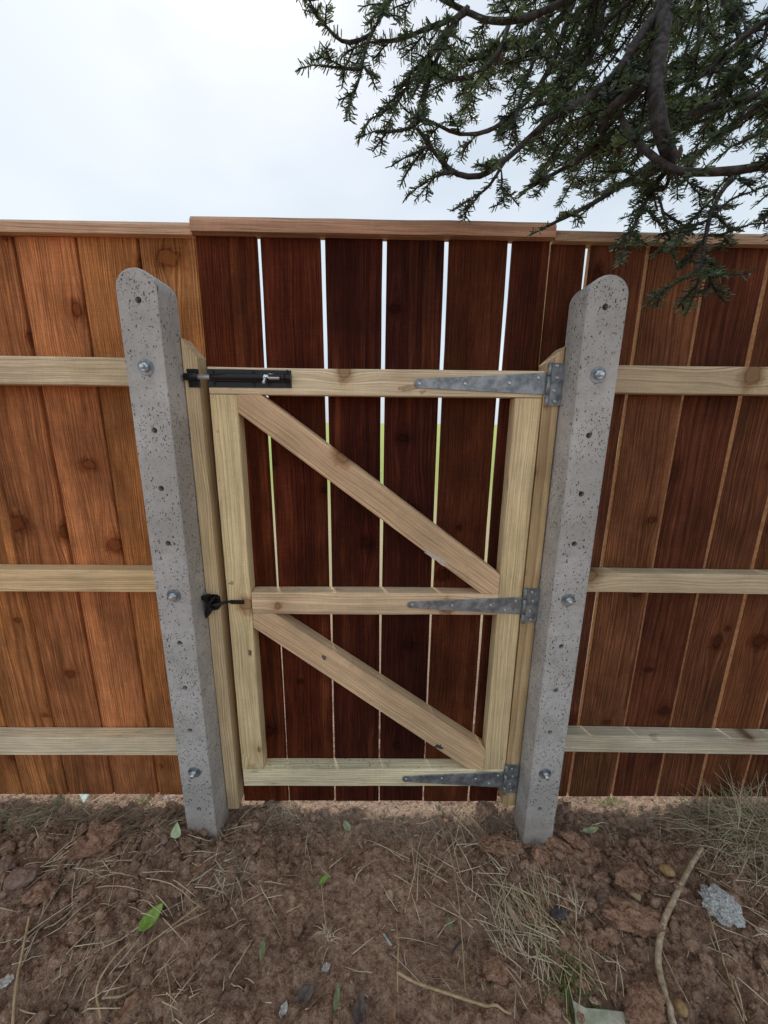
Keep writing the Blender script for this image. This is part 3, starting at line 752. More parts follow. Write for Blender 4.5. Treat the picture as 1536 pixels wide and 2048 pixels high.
for s_ in ((443, 420), (852, 425), (1203, 425), (457, 553), (862, 557), (1210, 562)): screw(*c2(*s_), YB + 0.0002, bolt, screw_b, 1.0)
# striker bar of the latch on the stile
Yk = FY0 - 0.003
pa, pb = P(460, 1200.5, Yk), P(488.5, 1208.5, Yk)
sb = local_poly('latch_striker', M['black'], [(pa[0], pa[1]), (pb[0], pa[1]), (pb[0], pb[1]), (pa[0], pb[1])], Yk, FY0 - 0.0003, gate)
sb['label'] = 'black latch striker bar on the left stile'
ln = [(421, 1209.5, -0.090), (430, 1210, -0.090), (440, 1208.5, -0.086), (449, 1205, -0.075), (456, 1203.5, -0.066), (464, 1204, -0.0615)]
pts = [on_y(*q) for q in ln]
me = tube_mesh('bar', [q - pts[0] for q in pts], [0.0036, 0.0042, 0.0042, 0.0042, 0.0042, 0.0035], 10)
o = link('bar', me, M['black']); o.location = pts[0]; keep_world(o, sb)
for s_ in ((466, 1203.5), (483, 1204.5)): screw(*s_, Yk + 0.0002, sb, screw_b, 0.85)

# ------------------------------------------------------------------ timber gate posts
def gate_post(x0, x1, z0, ztop_l, ztop_r, color, label):
    w = x1 - x0; xc = (x0 + x1) / 2
    root = empty('gate_post', (xc, -0.0367, z0), label, 'post')
    zm = (ztop_l + ztop_r) / 2; sl = (ztop_r - ztop_l) / w
    timber('upright', M['pale'], color, (xc, -0.0305, (z0 + zm) / 2), w, 0.0598, zm - z0, 'Z', root, top=(sl, 0), jit=0.0003).data.materials.append(M['raw'])
    me = root.children[0].data if root.children else None
    me.polygons[len(me.polygons) - 1].material_index = 1
    return root
gpl = gate_post(-0.5122, -0.4745, 0.075, CAMZ + 0.206, CAMZ + 0.160, (0.732, 0.571, 0.346), 'timber gate post with slanted top beside the left concrete post, holding the latch')
gpr = gate_post(0.4325, 0.4760, 0.09, CAMZ + 0.154, CAMZ + 0.197, (0.610, 0.442, 0.241), 'timber hinge post with slanted top beside the right concrete post')
# bolt keeper on the left post
YP = -0.0604
ka, kb = P(372, 737.5, YP - 0.003), P(401.5, 775, YP - 0.003)
kp = local_poly('bolt_keeper', M['black'], [(ka[0], ka[1]), (kb[0] - 0.003, ka[1]), (kb[0], kb[1]), (ka[0] + 0.003, kb[1])], YP - 0.003, YP - 0.0003, gpl)
kp['label'] = 'black bolt keeper fixed to the gate post'
cyl_x('keeper_tube', xat(368.5), xat(396), zc, YR, 0.0092, M['black'], kp)
for s_ in ((200, 420), (267, 420), (210, 550), (275, 550)): screw(*c2(*s_), YP - 0.0028, kp, screw_b)
# latch body
cl = lambda x, y: (300 + x * 0.20833, 1100 + y * 0.20833)
def lp(name, pts, y0, y1, parent, bev=0.0006):
    return local_poly(name, M['black'], [P(*cl(*q), (y0 + y1) / 2) for q in pts], y0, y1, parent, bev)
lat = lp('latch', [(545, 445), (560, 428), (600, 425), (645, 427), (668, 445), (682, 490), (678, 545), (655, 572), (610, 578), (560, 575), (540, 540)], YP - 0.0035, YP - 0.0003, gpl)
lat['label'] = 'black thumb latch fixed to the gate post'
lp('latch_jaw', [(555, 500), (590, 470), (610, 455), (622, 470), (606, 492), (598, 515), (600, 540), (616, 560), (600, 572), (570, 560), (553, 535)], -0.094, -0.0640, lat, 0.001)
lp('thumb_lever', [(476, 452), (490, 437), (520, 440), (540, 424), (575, 424), (580, 440), (556, 456), (566, 500), (540, 510), (522, 486), (500, 475), (482, 472)], -0.088, -0.0790, lat, 0.001)
lp('latch_tail', [(540, 560), (605, 572), (590, 600), (560, 640), (548, 652), (540, 622), (532, 612)], -0.080, -0.0645, lat, 0.001)
for s_ in ((640, 462), (645, 545)): screw(*cl(*s_), YP - 0.0033, lat, screw_b)

# ------------------------------------------------------------------ concrete posts
nut_me = lathe_y('nut', [(0.0100, 0.0), (0.0105, -0.0010), (0.0105, -0.0075), (0.0096, -0.0085)], 6, False); nut_me.materials.append(M['zinc'])
washer_me = lathe_y('washer', [(0.0193, 0.0), (0.0193, -0.0012), (0.0185, -0.0018), (0.0135, -0.0018), (0.0130, -0.0012), (0.0060, -0.0012)], 28); washer_me.materials.append(M['galv'])
rod_me = lathe_y('threaded_end', [(0.0058, 0.0), (0.0058, -0.004), (0.0062, -0.0045), (0.0057, -0.0055), (0.0062, -0.0065), (0.0057, -0.0075), (0.0060, -0.0085), (0.0045, -0.0110), (0.0022, -0.0115)], 14); rod_me.materials.append(M['zinc'])
def concrete_post(x0, x1, zapex, holes, bolts, label, bev, inner):
    w = x1 - x0; r = w / 2; xc = (x0 + x1) / 2; y0, y1 = -0.1440, -0.0500; z0 = -0.25
    root = empty('concrete_post', (xc, (y0 + y1) / 2, 0.0), label, 'post')
    bm = bmesh.new(); prof = [(x0, z0), (x1, z0)]
    zs = zapex - r * 0.94
    for k in range(25):
        a = math.pi * k / 24; prof.append((xc + r * math.cos(a), zs + r * 0.94 * math.sin(a)))
    fr_ = [bm.verts.new((p[0] - xc, y0 - (y0 + y1) / 2, p[1])) for p in prof]
    bk_ = [bm.verts.new((p[0] - xc, y1 - (y0 + y1) / 2, p[1])) for p in prof]
    ff = bm.faces.new(fr_); bm.faces.new(list(reversed(bk_))); n = len(prof)
    for i in range(n): bm.faces.new((fr_[i], bk_[i], bk_[(i + 1) % n], fr_[(i + 1) % n]))
    bmesh.ops.recalc_face_normals(bm, faces=bm.faces[:])
    es = [e for e in ff.edges if not all(v.co.z < z0 + 0.01 for v in e.verts)]
    bmesh.ops.bevel(bm, geom=es, offset=bev, segments=3, profile=0.6, affect='EDGES')
    me = bm_mesh('shaft', bm)
    o = link('shaft', me, M['concrete'], root)
    # holes: cut the mesh with short cylinders
    bmc = bmesh.new(); dy = (y0 + y1) / 2
    for (px, py) in holes:
        q = on_y(px, py, y0)
        q.x = xc + (q.x - xc)
        bmesh.ops.create_cone(bmc, cap_ends=True, segments=18, radius1=0.0076, radius2=0.0074, depth=0.15,
                              matrix=Matrix.Translation((q.x - xc, y0 - dy + 0.02, q.z)) @ Matrix.Rotation(math.pi / 2, 4, 'X'))
    cm = bpy.data.meshes.new('cut'); bmc.to_mesh(cm); bmc.free()
    co = bpy.data.objects.new('cut', cm); COL.objects.link(co); co.parent = root
    md = o.modifiers.new('b', 'BOOLEAN'); md.operation = 'DIFFERENCE'; md.object = co; md.solver = 'EXACT'
    bpy.context.view_layer.update()
    dg = bpy.context.evaluated_depsgraph_get()
    nm = bpy.data.meshes.new_from_object(o.evaluated_get(dg)); o.modifiers.clear(); o.data = nm
    bpy.data.objects.remove(co)
    for q in nm.polygons: q.use_smooth = True
    nm.set_sharp_from_angle(angle=math.radians(28))
    for (px, py) in bolts:
        q = on_y(px, py, y0)
        wsh = link('washer', washer_me); wsh.location = (q.x, y0 + 0.0003, q.z); keep_world(wsh, root)
        nu = link('nut', nut_me); nu.location = (q.x, y0 - 0.0010, q.z); nu.rotation_euler = (0, random.uniform(0, 1), 0); keep_world(nu, wsh)
        ro = link('threaded_end', rod_me); ro.location = (q.x, y0 - 0.0095, q.z); keep_world(ro, wsh)
    return root
concrete_post(-0.6075, -0.5142, CAMZ + 0.335,
              [(276.5, 600), (308.7, 861), (322, 977), (336, 1087), (359, 1286), (370, 1376), (380, 1461), (398, 1618)],
              [(292, 734.5), (348, 1191), (389, 1544)], 'pitted grey concrete post with rounded top left of the gate', 0.004, 1)
concrete_post(0.4782, 0.5735, CAMZ + 0.337,
              [(1211, 614), (1178, 871), (1163, 988), (1149, 1088), (1123, 1293), (1112, 1381), (1100, 1465), (1080, 1618)],
              [(1196, 750), (1136, 1200), (1090, 1547)], 'smoother grey concrete post with rounded top right of the gate', 0.007, -1)

# ------------------------------------------------------------------ fir tree
TREE = []      # (points, r0, r1)
def spline(pts, n=None, step=0.02):
    P_ = [Vector(p) for p in pts]
    if len(P_) < 3:
        P_ = [P_[0], (P_[0] + P_[-1]) / 2, P_[-1]]
    ext = [P_[0] * 2 - P_[1]] + P_ + [P_[-1] * 2 - P_[-2]]
    out = []
    for i in range(1, len(ext) - 2):
        p0, p1, p2, p3 = ext[i - 1:i + 3]
        k = max(2, int((p2 - p1).length / step))
        for j in range(k):
            t = j / k
            out.append(0.5 * ((2 * p1) + (p2 - p0) * t + (2 * p0 - 5 * p1 + 4 * p2 - p3) * t * t + (3 * p1 - p0 - 3 * p2 + p3) * t ** 3))
    out.append(P_[-1]); return out
def limb(px, r0, r1):
    pts = [at_depth(*p) if len(p) == 3 else Vector(p[:3]) for p in px]
    TREE.append((spline(pts), r0, r1))
TRX, TRY = 2.05, -0.75
trunk_top = Vector((TRX, TRY, 6.0))
def tpt(h): return Vector((TRX, TRY, h))
A = [at_depth(*p) for p in ((1352, -420, 1.0), (1345, -200, 0.90), (1335, -60, 0.84), (1325, 60, 0.80), (1312, 180, 0.78), (1322, 260, 0.78), (1345, 325, 0.80))]
TREE.append((spline([tpt(3.6), (1.6, -0.45, 3.55), (1.15, -0.25, 3.2)] + A), 0.032, 0.014))
limb([(1314, 150, 0.785), (1262, 188, 0.80), (1222, 215, 0.82), (1208, 250, 0.85), (1200, 300, 0.93)], 0.011, 0.005)
limb([(1322, 20, 0.82), (1275, 80, 0.82), (1238, 140, 0.82), (1180, 195, 0.83), (1110, 232, 0.84), (1060, 275, 0.9), (1010, 320, 0.88), (960, 352, 0.87), (915, 348, 0.86), (885, 325, 0.86), (860, 290, 0.85), (838, 262, 0.85)], 0.0115, 0.004)
limb([(1340, -140, 0.87), (1240, -80, 0.86), (1170, -20, 0.85), (1110, 12, 0.84), (1050, 36, 0.83), (985, 42, 0.83), (930, 22, 0.86), (880, -5, 0.86)], 0.010, 0.005)
limb([(935, 20, 0.86), (905, 45, 0.85), (880, 80, 0.84), (855, 120, 0.83), (838, 165, 0.82)], 0.007, 0.003)
B = [at_depth(*p) for p in ((1720, 290, 0.76), (1536, 330, 0.76), (1430, 344, 0.77), (1350, 340, 0.78), (1300, 308, 0.79), (1265, 275, 0.81), (1236, 225, 0.84))]
TREE.append((spline([tpt(1.95), (1.55, -0.6, 2.0), (1.15, -0.5, 1.85)] + B), 0.018, 0.006))
C = [at_depth(*p) for p in ((1720, 100, 0.9), (1600, 165, 0.92), (1500, 195, 0.94), (1420, 215, 0.95), (1350, 240, 0.96), (1280, 262, 0.95), (1215, 285, 0.92), (1130, 335, 0.9), (1060, 375, 0.88))]
TREE.append((spline([tpt(2.5), (1.6, -0.5, 2.35)] + C), 0.024, 0.004))
limb([(1475, 345, 0.86), (1440, 388, 0.85), (1418, 440, 0.84), (1408, 495, 0.83), (1400, 545, 0.82), (1388, 592, 0.82)], 0.006, 0.0025)
limb([(1345, 325, 0.80), (1305, 380, 0.90), (1280, 425, 0.88), (1262, 465, 0.87), (1250, 498, 0.86)], 0.007, 0.0025)
limb([(1300, 330, 0.93), (1250, 365, 0.90), (1195, 402, 0.88), (1140, 430, 0.87), (1095, 452, 0.86)], 0.008, 0.003)
limb([(880, -30, 0.86), (800, -25, 0.84), (775, 10, 0.83), (745, 62, 0.82), (728, 110, 0.81), (720, 150, 0.80), (706, 192, 0.80)], 0.006, 0.0025)
limb([(742, 70, 0.82), (700, 86, 0.81), (668, 70, 0.80), (635, 32, 0.79), (606, -4, 0.78)], 0.004, 0.002)
limb([(722, 138, 0.80), (690, 137, 0.79), (640, 131, 0.78)], 0.003, 0.002)
limb([(915, 35, 0.86), (860, 55, 0.85), (800, 78, 0.84), (748, 84, 0.83)], 0.005, 0.003)
limb([(905, 50, 0.85), (868, 130, 0.84), (850, 195, 0.83), (842, 240, 0.82), (800, 262, 0.81), (752, 262, 0.80)], 0.005, 0.0025)
limb([(860, 110, 0.84), (820, 165, 0.83), (780, 205, 0.82), (740, 240, 0.81)], 0.004, 0.002)
limb([(1020, 40, 0.9), (1000, 100, 0.88), (965, 140, 0.87), (920, 158, 0.86), (880, 135, 0.85), (835, 135, 0.84), (800, 175, 0.83)], 0.006, 0.003)
limb([(1080, 25, 0.92), (1070, 110, 0.9), (1045, 180, 0.89), (1030, 245, 0.88), (1035, 280, 0.9)], 0.006, 0.003)
limb([(1150, -10, 0.95), (1115, 100, 0.93), (1080, 170, 0.91), (1030, 225, 0.9), (975, 262, 0.88), (920, 268, 0.87), (880, 252, 0.86), (840, 235, 0.86)], 0.008, 0.003)
limb([(1215, -55, 1.0), (1195, 80, 0.98), (1160, 150, 0.96), (1120, 195, 0.95), (1060, 215, 0.95)], 0.008, 0.003)
limb([(1345, -120, 0.87), (1440, -30, 1.1), (1475, 60, 1.06), (1482, 140, 1.03), (1440, 190, 1.02), (1400, 235, 1.02)], 0.012, 0.004)
limb([(1720, 100, 0.9), (1600, 20, 0.95), (1500, 65, 0.98), (1430, 130, 1.0), (1368, 180, 1.0)], 0.010, 0.004)
limb([(1560, 175, 0.92), (1500, 225, 0.94), (1450, 268, 0.95), (1400, 305, 0.95)], 0.007, 0.003)
limb([(1600, 165, 0.92), (1570, 220, 0.9), (1520, 265, 0.88), (1470, 290, 0.88)], 0.006, 0.003)
limb([(905, 345, 0.86), (872, 352, 0.85), (840, 372, 0.84)], 0.004, 0.002)
limb([(1010, 322, 0.88), (975, 375, 0.87), (930, 405, 0.86)], 0.004, 0.002)
limb([(860, 290, 0.85), (835, 305, 0.84), (812, 314, 0.83)], 0.003, 0.002)
limb([(1425, 435, 0.84), (1460, 400, 0.83), (1500, 385, 0.82)], 0.003, 0.002)
limb([(1412, 470, 0.84), (1440, 470, 0.83), (1482, 455, 0.82)], 0.003, 0.002)
limb([(1415, 440, 0.84), (1385, 455, 0.83), (1360, 478, 0.82)], 0.003, 0.002)
limb([(1402, 535, 0.82), (1370, 555, 0.81), (1328, 580, 0.80)], 0.003, 0.002)
limb([(1402, 545, 0.82), (1425, 555, 0.81), (1448, 550, 0.80)], 0.0028, 0.002)
limb([(1318, 395, 0.88), (1330, 440, 0.87), (1345, 500, 0.86)], 0.003, 0.002)
limb([(1600, 330, 0.82), (1560, 400, 0.80), (1545, 450, 0.80)], 0.004, 0.002)
nvis = len(TREE)
# filler branches growing from the nearest limb to points spread through the bough
def poly_in(px, py, poly):
    c = False; n = len(poly); j = n - 1
    for i in range(n):
        if (poly[i][1] > py) != (poly[j][1] > py) and px < (poly[j][0] - poly[i][0]) * (py - poly[i][1]) / (poly[j][1] - poly[i][1]) + poly[i][0]: c = not c
        j = i
    return c
MASS = [(700, 0), (740, 150), (800, 240), (870, 300), (960, 330), (1060, 345), (1120, 400), (1250, 400), (1400, 320), (1500, 300), (1600, 280), (1600, -80), (700, -80)]
DENSE = [(1020, 200), (1150, 190), (1300, 120), (1560, 60), (1560, 300), (1400, 320), (1250, 400), (1120, 395), (1010, 330), (960, 280)]
trs = random.Random(5)
nodes = [(p, i, j) for i, (pl, _, _) in enumerate(TREE) for j, p in enumerate(pl[::3])]
nodes = [q for q in nodes if q[0].z < 2.6]
cnt = 0
while cnt < 62:
    poly = DENSE if cnt % 5 < 3 else MASS
    px, py = trs.uniform(680, 1600), trs.uniform(-80, 420)
    if not poly_in(px, py, poly): continue
    t = at_depth(px, py, trs.uniform(0.92, 1.35))
    # start up and to the right of the target
    cand = [q for q in nodes if 0.08 < (q[0] - t).length < 0.34 and q[0].x > t.x - 0.05 and q[0].z > t.z - 0.1]
    if not cand: continue
    p0 = trs.choice(cand)[0]
    mid = (p0 + t) / 2 + Vector((trs.uniform(-.03, .03), trs.uniform(-.03, .03), trs.uniform(-.04, .03)))
    TREE.append((spline([p0, mid, t]), 0.0042, 0.0022)); cnt += 1
# limbs of the crown above and to the right, out of the picture
nfar = len(TREE)
for k in range(22):
    h = 1.9 + 3.6 * (k / 22); az = k * 2.399 + 0.4
    ln_ = (1.5 - 0.16 * (h - 1.9)) * trs.uniform(0.8, 1.1)
    d = Vector((math.cos(az), math.sin(az), 0)); s = tpt(h)
    if h < 2.9 and d.x < -0.2: continue
    pts = [s, s + d * ln_ * 0.35 + Vector((0, 0, 0.1)), s + d * ln_ * 0.7 + Vector((0, 0, 0.05)), s + d * ln_ + Vector((0, 0, -0.12))]
    TREE.append((spline(pts, step=0.04), 0.02, 0.004))

tree = empty('fir_tree', (TRX, TRY, 0.0), 'fir tree with dark needled boughs hanging over the right of the fence', 'tree')
def rel(me_pts): return [Vector(p) - tree.location for p in me_pts]
tp = [(TRX + 0.02 * math.sin(h * 2), TRY + 0.02 * math.cos(h * 1.7), h) for h in np.linspace(-0.15, 6.0, 18)]
trad = [0.14 - 0.019 * h + (0.05 * math.exp(-max(h, 0) * 6)) for h in np.linspace(-0.15, 6.0, 18)]
link('trunk', tube_mesh('trunk', rel(tp), trad, 14, knob=0.12, rs=trs), M['bark'], tree)
# join thin wood and needles
twV, twF = [], []; twn = 0
def add_tube(pts, r0, r1, sides=5, knob=0.0):
    global twn
    n = len(pts)
    t0 = (pts[1] - pts[0]).normalized()
    up = Vector((0, 0, 1)) if abs(t0.z) < 0.9 else Vector((1, 0, 0))
    u = t0.cross(up).normalized()
    for i, p in enumerate(pts):
        t = (pts[min(i + 1, n - 1)] - pts[max(i - 1, 0)])
        if t.length < 1e-7: t = t0
        t = t.normalized(); u = (u - t * u.dot(t)).normalized(); v = t.cross(u)
        r = (r0 + (r1 - r0) * i / (n - 1))
        for k in range(sides):
            a = 2 * math.pi * k / sides
            q = p + (u * math.cos(a) + v * math.sin(a)) * (r * (1 + knob * (trs.random() - 0.4)))
            twV.append((q.x - TRX, q.y - TRY, q.z))
    for i in range(n - 1):
        for k in range(sides):
            twF.append((twn + i * sides + k, twn + i * sides + (k + 1) % sides, twn + (i + 1) * sides + (k + 1) % sides, twn + (i + 1) * sides + k))
    twn += n * sides
NB, ND, NL, NT_, NS = [], [], [], [], []     # needle base, direction, length, tint, side vector
def add_shoot(pts, dens, lenm, tint, cover=1.0):
    # flattish two-sided spray of needles along the shoot
    L_ = sum((pts[i + 1] - pts[i]).length for i in range(len(pts) - 1))
    n = max(4, int(L_ * dens))
    for i in range(n):
        f = 1 - cover + cover * (i + trs.random()) / n
        s = f * (len(pts) - 1); k = min(int(s), len(pts) - 2); p = pts[k].lerp(pts[k + 1], s - k)
        t = (pts[k + 1] - pts[k]).normalized()
        up = Vector((0, 0, 1)); side = t.cross(up)
        if side.length < 0.1: side = Vector((1, 0, 0))
        side.normalize(); upv = side.cross(t).normalized()
        a = trs.gauss(0, 0.42) + (0 if trs.random() < 0.5 else math.pi)
        rad = side * math.cos(a) + upv * (math.sin(a) * 0.9 + 0.12)
        rad.normalize()
        inc = math.radians(trs.uniform(55, 82)) * (1 - 0.55 * max(0, (f - 0.9) / 0.1) * trs.random())
        d = (t * math.cos(inc) + rad * math.sin(inc)).normalized()
        NB.append(p); ND.append(d); NL.append(lenm * trs.uniform(0.65, 1.08) * (1 - 0.25 * max(0, (f - 0.85) / 0.15)))
        NS.append(d.cross(rad.cross(t)).normalized() if trs.random() < 0.5 else d.cross(t).normalized())
        NT_.append(min(1, max(0, tint + trs.gauss(0, 0.08))))
def twig(p0, d, length, depth_, far=False):
    n = max(3, int(length / 0.016)); pts = [p0]; dd = d.normalized()
    for i in range(n):
        dd = (dd + Vector((trs.gauss(0, .10), trs.gauss(0, .10), trs.gauss(0, .10) + (0.04 if i > n * 0.5 else -0.06)))).normalized()
        pts.append(pts[-1] + dd * (length / n))
    r0 = 0.0012 + 0.009 * length
    add_tube(pts, min(r0, 0.003) * 1.2, 0.0013, 4, 1.2)
    tint = min(1, max(0, trs.gauss(0.32, 0.24)))
    add_shoot(pts, 820 if not far else 300, 0.0180 if not far else 0.032, tint, min(1.0, 0.075 / length + trs.uniform(0.0, 0.3)))
    if depth_ > 0:
        k = 0
        while True:
            s = trs.uniform(0.25, 0.6) if k == 0 else s + trs.uniform(0.2, 0.4)
            if s > 0.9: break
            i = int(s * (len(pts) - 1)); t = (pts[i + 1] - pts[i]).normalized()
            side = t.cross(Vector((0, 0, 1)));
            if side.length < 0.1: side = Vector((1, 0, 0))
            side = side.normalized() * (1 if k % 2 else -1)
            twig(pts[i], t * 0.75 + side * trs.uniform(0.6, 1.0) + Vector((0, 0, trs.uniform(-0.3, 0.15))), length * (1 - s) * trs.uniform(0.45, 0.8) + 0.02, depth_ - 1, far)
            k += 1
for bi, (pl, r0, r1) in enumerate(TREE):
    far = bi >= nfar
    if r0 >= 0.010 and not far:
        me = tube_mesh('limb', rel(pl), [r0 + (r1 - r0) * (i / (len(pl) - 1)) ** 0.8 for i in range(len(pl))], 10, knob=0.14, rs=trs)
        link('limb', me, M['bark'], tree)
    elif far:
        me = tube_mesh('limb', rel(pl), [r0 + (r1 - r0) * i / (len(pl) - 1) for i in range(len(pl))], 7)
        link('limb', me, M['bark'], tree)
    else:
        add_tube(pl, r0, r1, 6, 0.45)
    if not far and r0 <= 0.0065:
        add_shoot(pl[len(pl) // 3:], 620, 0.0180, min(1, max(0, trs.gauss(0.25, 0.15))))
    # laterals
    tot = sum((pl[i + 1] - pl[i]).length for i in range(len(pl) - 1))
    gap_ = 0.075 if far else (0.060 if bi < nvis else 0.062)
    s = trs.uniform(0.02, 0.05); k = trs.randint(0, 1); acc = 0; i = 0
    while s < tot - 0.005:
        while i < len(pl) - 2 and acc + (pl[i + 1] - pl[i]).length < s:
            acc += (pl[i + 1] - pl[i]).length; i += 1
        p = pl[i]; t = (pl[i + 1] - pl[i]).normalized(); fr_ = s / tot
        thick = r0 + (r1 - r0) * fr_
        q = p - Vector((0, CAMY, CAMZ)); dep = q.dot(F_); ok = True
        side = t.cross(Vector((0, 0, 1)))
        if side.length < 0.2: side = Vector((trs.uniform(-1, 1), trs.uniform(-1, 1), 0))
        side = side.normalized() * (1 if k % 2 else -1)
        dirn = t * trs.uniform(0.6, 1.1) + side * trs.uniform(0.5, 1.0) + Vector((0, 0, trs.uniform(-0.45, 0.25)))
        ln_ = (0.045 + 0.085 * (1 - fr_) * trs.uniform(0.4, 1.0))
        if far: ln_ *= 2.2
        if not far:
            ex, ey = 0, 0
            tip = p + dirn.normalized() * (ln_ + 0.015)
            qq = tip - Vector((0, CAMY, CAMZ)); dz_ = qq.dot(F_)
            if dz_ > 0.25:
                ex = 768 + FPX * qq.dot(R_) / dz_; ey = 1024 + FPX * qq.dot(D_) / dz_
            if dz_ < 0.45: ok = False          # keep clear of the photographer
            if r0 > 0.02 and fr_ < 0.45: ok = trs.random() < 0.5 and ok
        if ok and (thick < 0.022 or trs.random() < 0.4): twig(p, dirn, ln_, 1 if ln_ > 0.045 else 0, far)
        s += gap_ * trs.uniform(0.6, 1.4) * (1.0 if thick < 0.01 else 1.5); k += 1
    twig(pl[-1], (pl[-1] - pl[-3]).normalized(), 0.045, 0, far)
wood_me = mesh_np('twigs', twV, twF, True)
tw = link('twigs', wood_me, M['bark'], tree); tag(tw, kind='stuff')
nb = np.array([tuple(v) for v in NB]) - np.array([TRX, TRY, 0]); nd = np.array([tuple(v) for v in ND]); nl = np.array(NL)[:, None]
nsd = np.array([tuple(v) for v in NS]); ntt = np.array(NT_)
wd = nl * 0.078
curl = np.cross(nd, nsd) * nl * rng.uniform(-0.1, 0.16, (len(nb), 1))
v0 = nb - nsd * wd * 0.6; v1 = nb + nsd * wd * 0.6
mid_ = nb + nd * nl * 0.55 + curl
v2 = mid_ + nsd * wd; v3 = mid_ - nsd * wd
end_ = nb + nd * nl + curl * 0.6
v4 = end_ + nsd * wd * 0.7; v5 = end_ - nsd * wd * 0.7
Vn = np.stack([v0, v1, v2, v3, v4, v5], 1).reshape(-1, 3)
ii = np.arange(len(nb))[:, None] * 6
Fn = np.concatenate([ii + np.array([[0, 1, 2, 3]]), ii + np.array([[3, 2, 4, 5]])], 0)
me = mesh_np('crown', Vn, Fn)
att = me.attributes.new('tint', 'FLOAT', 'POINT'); att.data.foreach_set('value', np.repeat(ntt, 6).astype(np.float32))
crown = link('crown', me, M['needle'], tree); tag(crown, kind='stuff')
print('needles', len(nb), 'twig faces', len(twF))
# hanging cones
for (px, py, d) in ((1001, 100, 0.88), (1362, 290, 0.95), (1240, 285, 0.9)):
    p = at_depth(px, py, d)
    me = tube_mesh('cone', [(0, 0, 0), (0, 0, -0.006), (0.001, 0, -0.014), (0.001, 0, -0.024), (0, 0, -0.031)], [0.002, 0.0045, 0.0058, 0.0045, 0.0012], 9, knob=0.2, rs=trs)
    link('cone', me, M['cone'], tree, p - tree.location)

# ------------------------------------------------------------------ loose soil, clods
def ico(sub):
    bm = bmesh.new(); bmesh.ops.create_icosphere(bm, subdivisions=sub, radius=1)
    v = np.array([tuple(q.co) for q in bm.verts]); f = np.array([[q.index for q in fc.verts] for fc in bm.faces]); bm.free(); return v, f
I1, I2, I3 = ico(1), ico(2), ico(4)
def vnoise3(p, seed=0):
    i = np.floor(p); f = p - i; f = f * f * (3 - 2 * f); out = 0
    for dx in (0, 1):
        for dy in (0, 1):
            for dz in (0, 1):
                h = _h(i[:, 0] + dx + 57 * (i[:, 2] + dz), i[:, 1] + dy + 131 * (i[:, 2] + dz), seed)
                out = out + h * (f[:, 0] if dx else 1 - f[:, 0]) * (f[:, 1] if dy else 1 - f[:, 1]) * (f[:, 2] if dz else 1 - f[:, 2])
    return out - 0.5
def lumpy(v, seed, amp=0.35, fr=1.6):
    q = v + 11.3 + (seed % 97)
    n = vnoise3(q * fr, seed) + 0.55 * vnoise3(q * fr * 2.3, seed + 3) + 0.32 * vnoise3(q * fr * 5.1, seed + 8) + 0.2 * vnoise3(q * fr * 10.3, seed + 9)
    return v * (1 + amp * 1.5 * n)[:, None]
def rotm():
    q = np.array([random.gauss(0, 1) for _ in range(4)]); q /= np.linalg.norm(q); w, x, y, z = q
    return np.array([[1 - 2 * (y * y + z * z), 2 * (x * y - z * w), 2 * (x * z + y * w)], [2 * (x * y + z * w), 1 - 2 * (x * x + z * z), 2 * (y * z - x * w)], [2 * (x * z - y * w), 2 * (y * z + x * w), 1 - 2 * (x * x + y * y)]])
PROT = np.array([tuple(gpt(*q))[:2] for q in [(356,1676),(303,1840),(694,1656),(649,1777),(1180,1671),(1396,1652),(526,1912),(674,2002),(900,1852),(397,1745),(700,1734),(780,1797),(612,1996),(720,2022),(652,1942),(702,1962),(568,2027),(785,2036),(1196,1727),(1028,1850),(256,2030),(16,1972),(50,1862),(940,1968),(1304,2000),(1187,2012),(1440,1824),(1333,1747),(1360,2021),(1210,1813),(12,1748),(45,1765),(330,1686),(1120,1828),(230,1897),(345,1596),(330,1597),(1243,1795),(1262,1795),(775,1883),(172,1602),(1180,2030),(1220,2040),(1400,1708),(1375,1750),(1345,1808),(1322,1865),(1314,1930),(1325,1990),(1345,2060),(793,1955),(830,1975),(890,1995),(950,2015),(1022,2036),(64,1850),(48,1920),(34,2000),(24,2060),(262,1890),(222,1940),(196,1990),(205,2050),(792,1850),(796,1900),(795,1955),(795,1990),(401,1820),(350,1862),(275,1912),(710,1772),(714,1762),(730,1745),(750,1727),(926,1885),(912,1900),(902,1917),(330,1932),(340,1980),(348,2050),(1398,1790),(1415,1850),(1450,1930),(1490,2050),(1388,1743),(1450,1752),(1540,1768),(876,1640),(905,1740),(920,1850),(930,1990),(206,2003),(240,1992),(274,1982),(655,1868),(648,1830),(644,1790),(643,1768)]])
VAR = {id(b_): [lumpy(b_[0], 31 * q + 5, 0.5) for q in range(48)] for b_ in (I1, I2)}
CV, CF = [], []; cn = 0
def add_clod(x, y, r, base, sink=0.3):
    global cn
    if np.min(np.hypot(PROT[:, 0] - x, PROT[:, 1] - y)) < 0.016 + 1.3 * r: return
    v, f = base
    v = random.choice(VAR[id(base)]) * np.array([1, random.uniform(0.65, 1), random.uniform(0.5, 0.8)])
    v = v @ rotm().T * r if random.random() < 0.4 else v * r
    a = random.uniform(0, 6.28); c, s = math.cos(a), math.sin(a)
    v = v @ np.array([[c, s, 0], [-s, c, 0], [0, 0, 1]])
    v = v + np.array([x, y, Hs(x, y) + r * (0.55 - sink)])
    CV.append(v); CF.append(f + cn); cn += len(v)
k = 0
while k < 16000:
    x, y = random.uniform(-1.5, 1.6), random.uniform(-0.68, 0.04)
    if random.random() > 0.4 + 0.6 * clod_density(x, y): continue
    add_clod(x, y, 0.0013 * math.exp(min(1.5, random.expovariate(1.8))), I1, 0.2); k += 1
k = 0
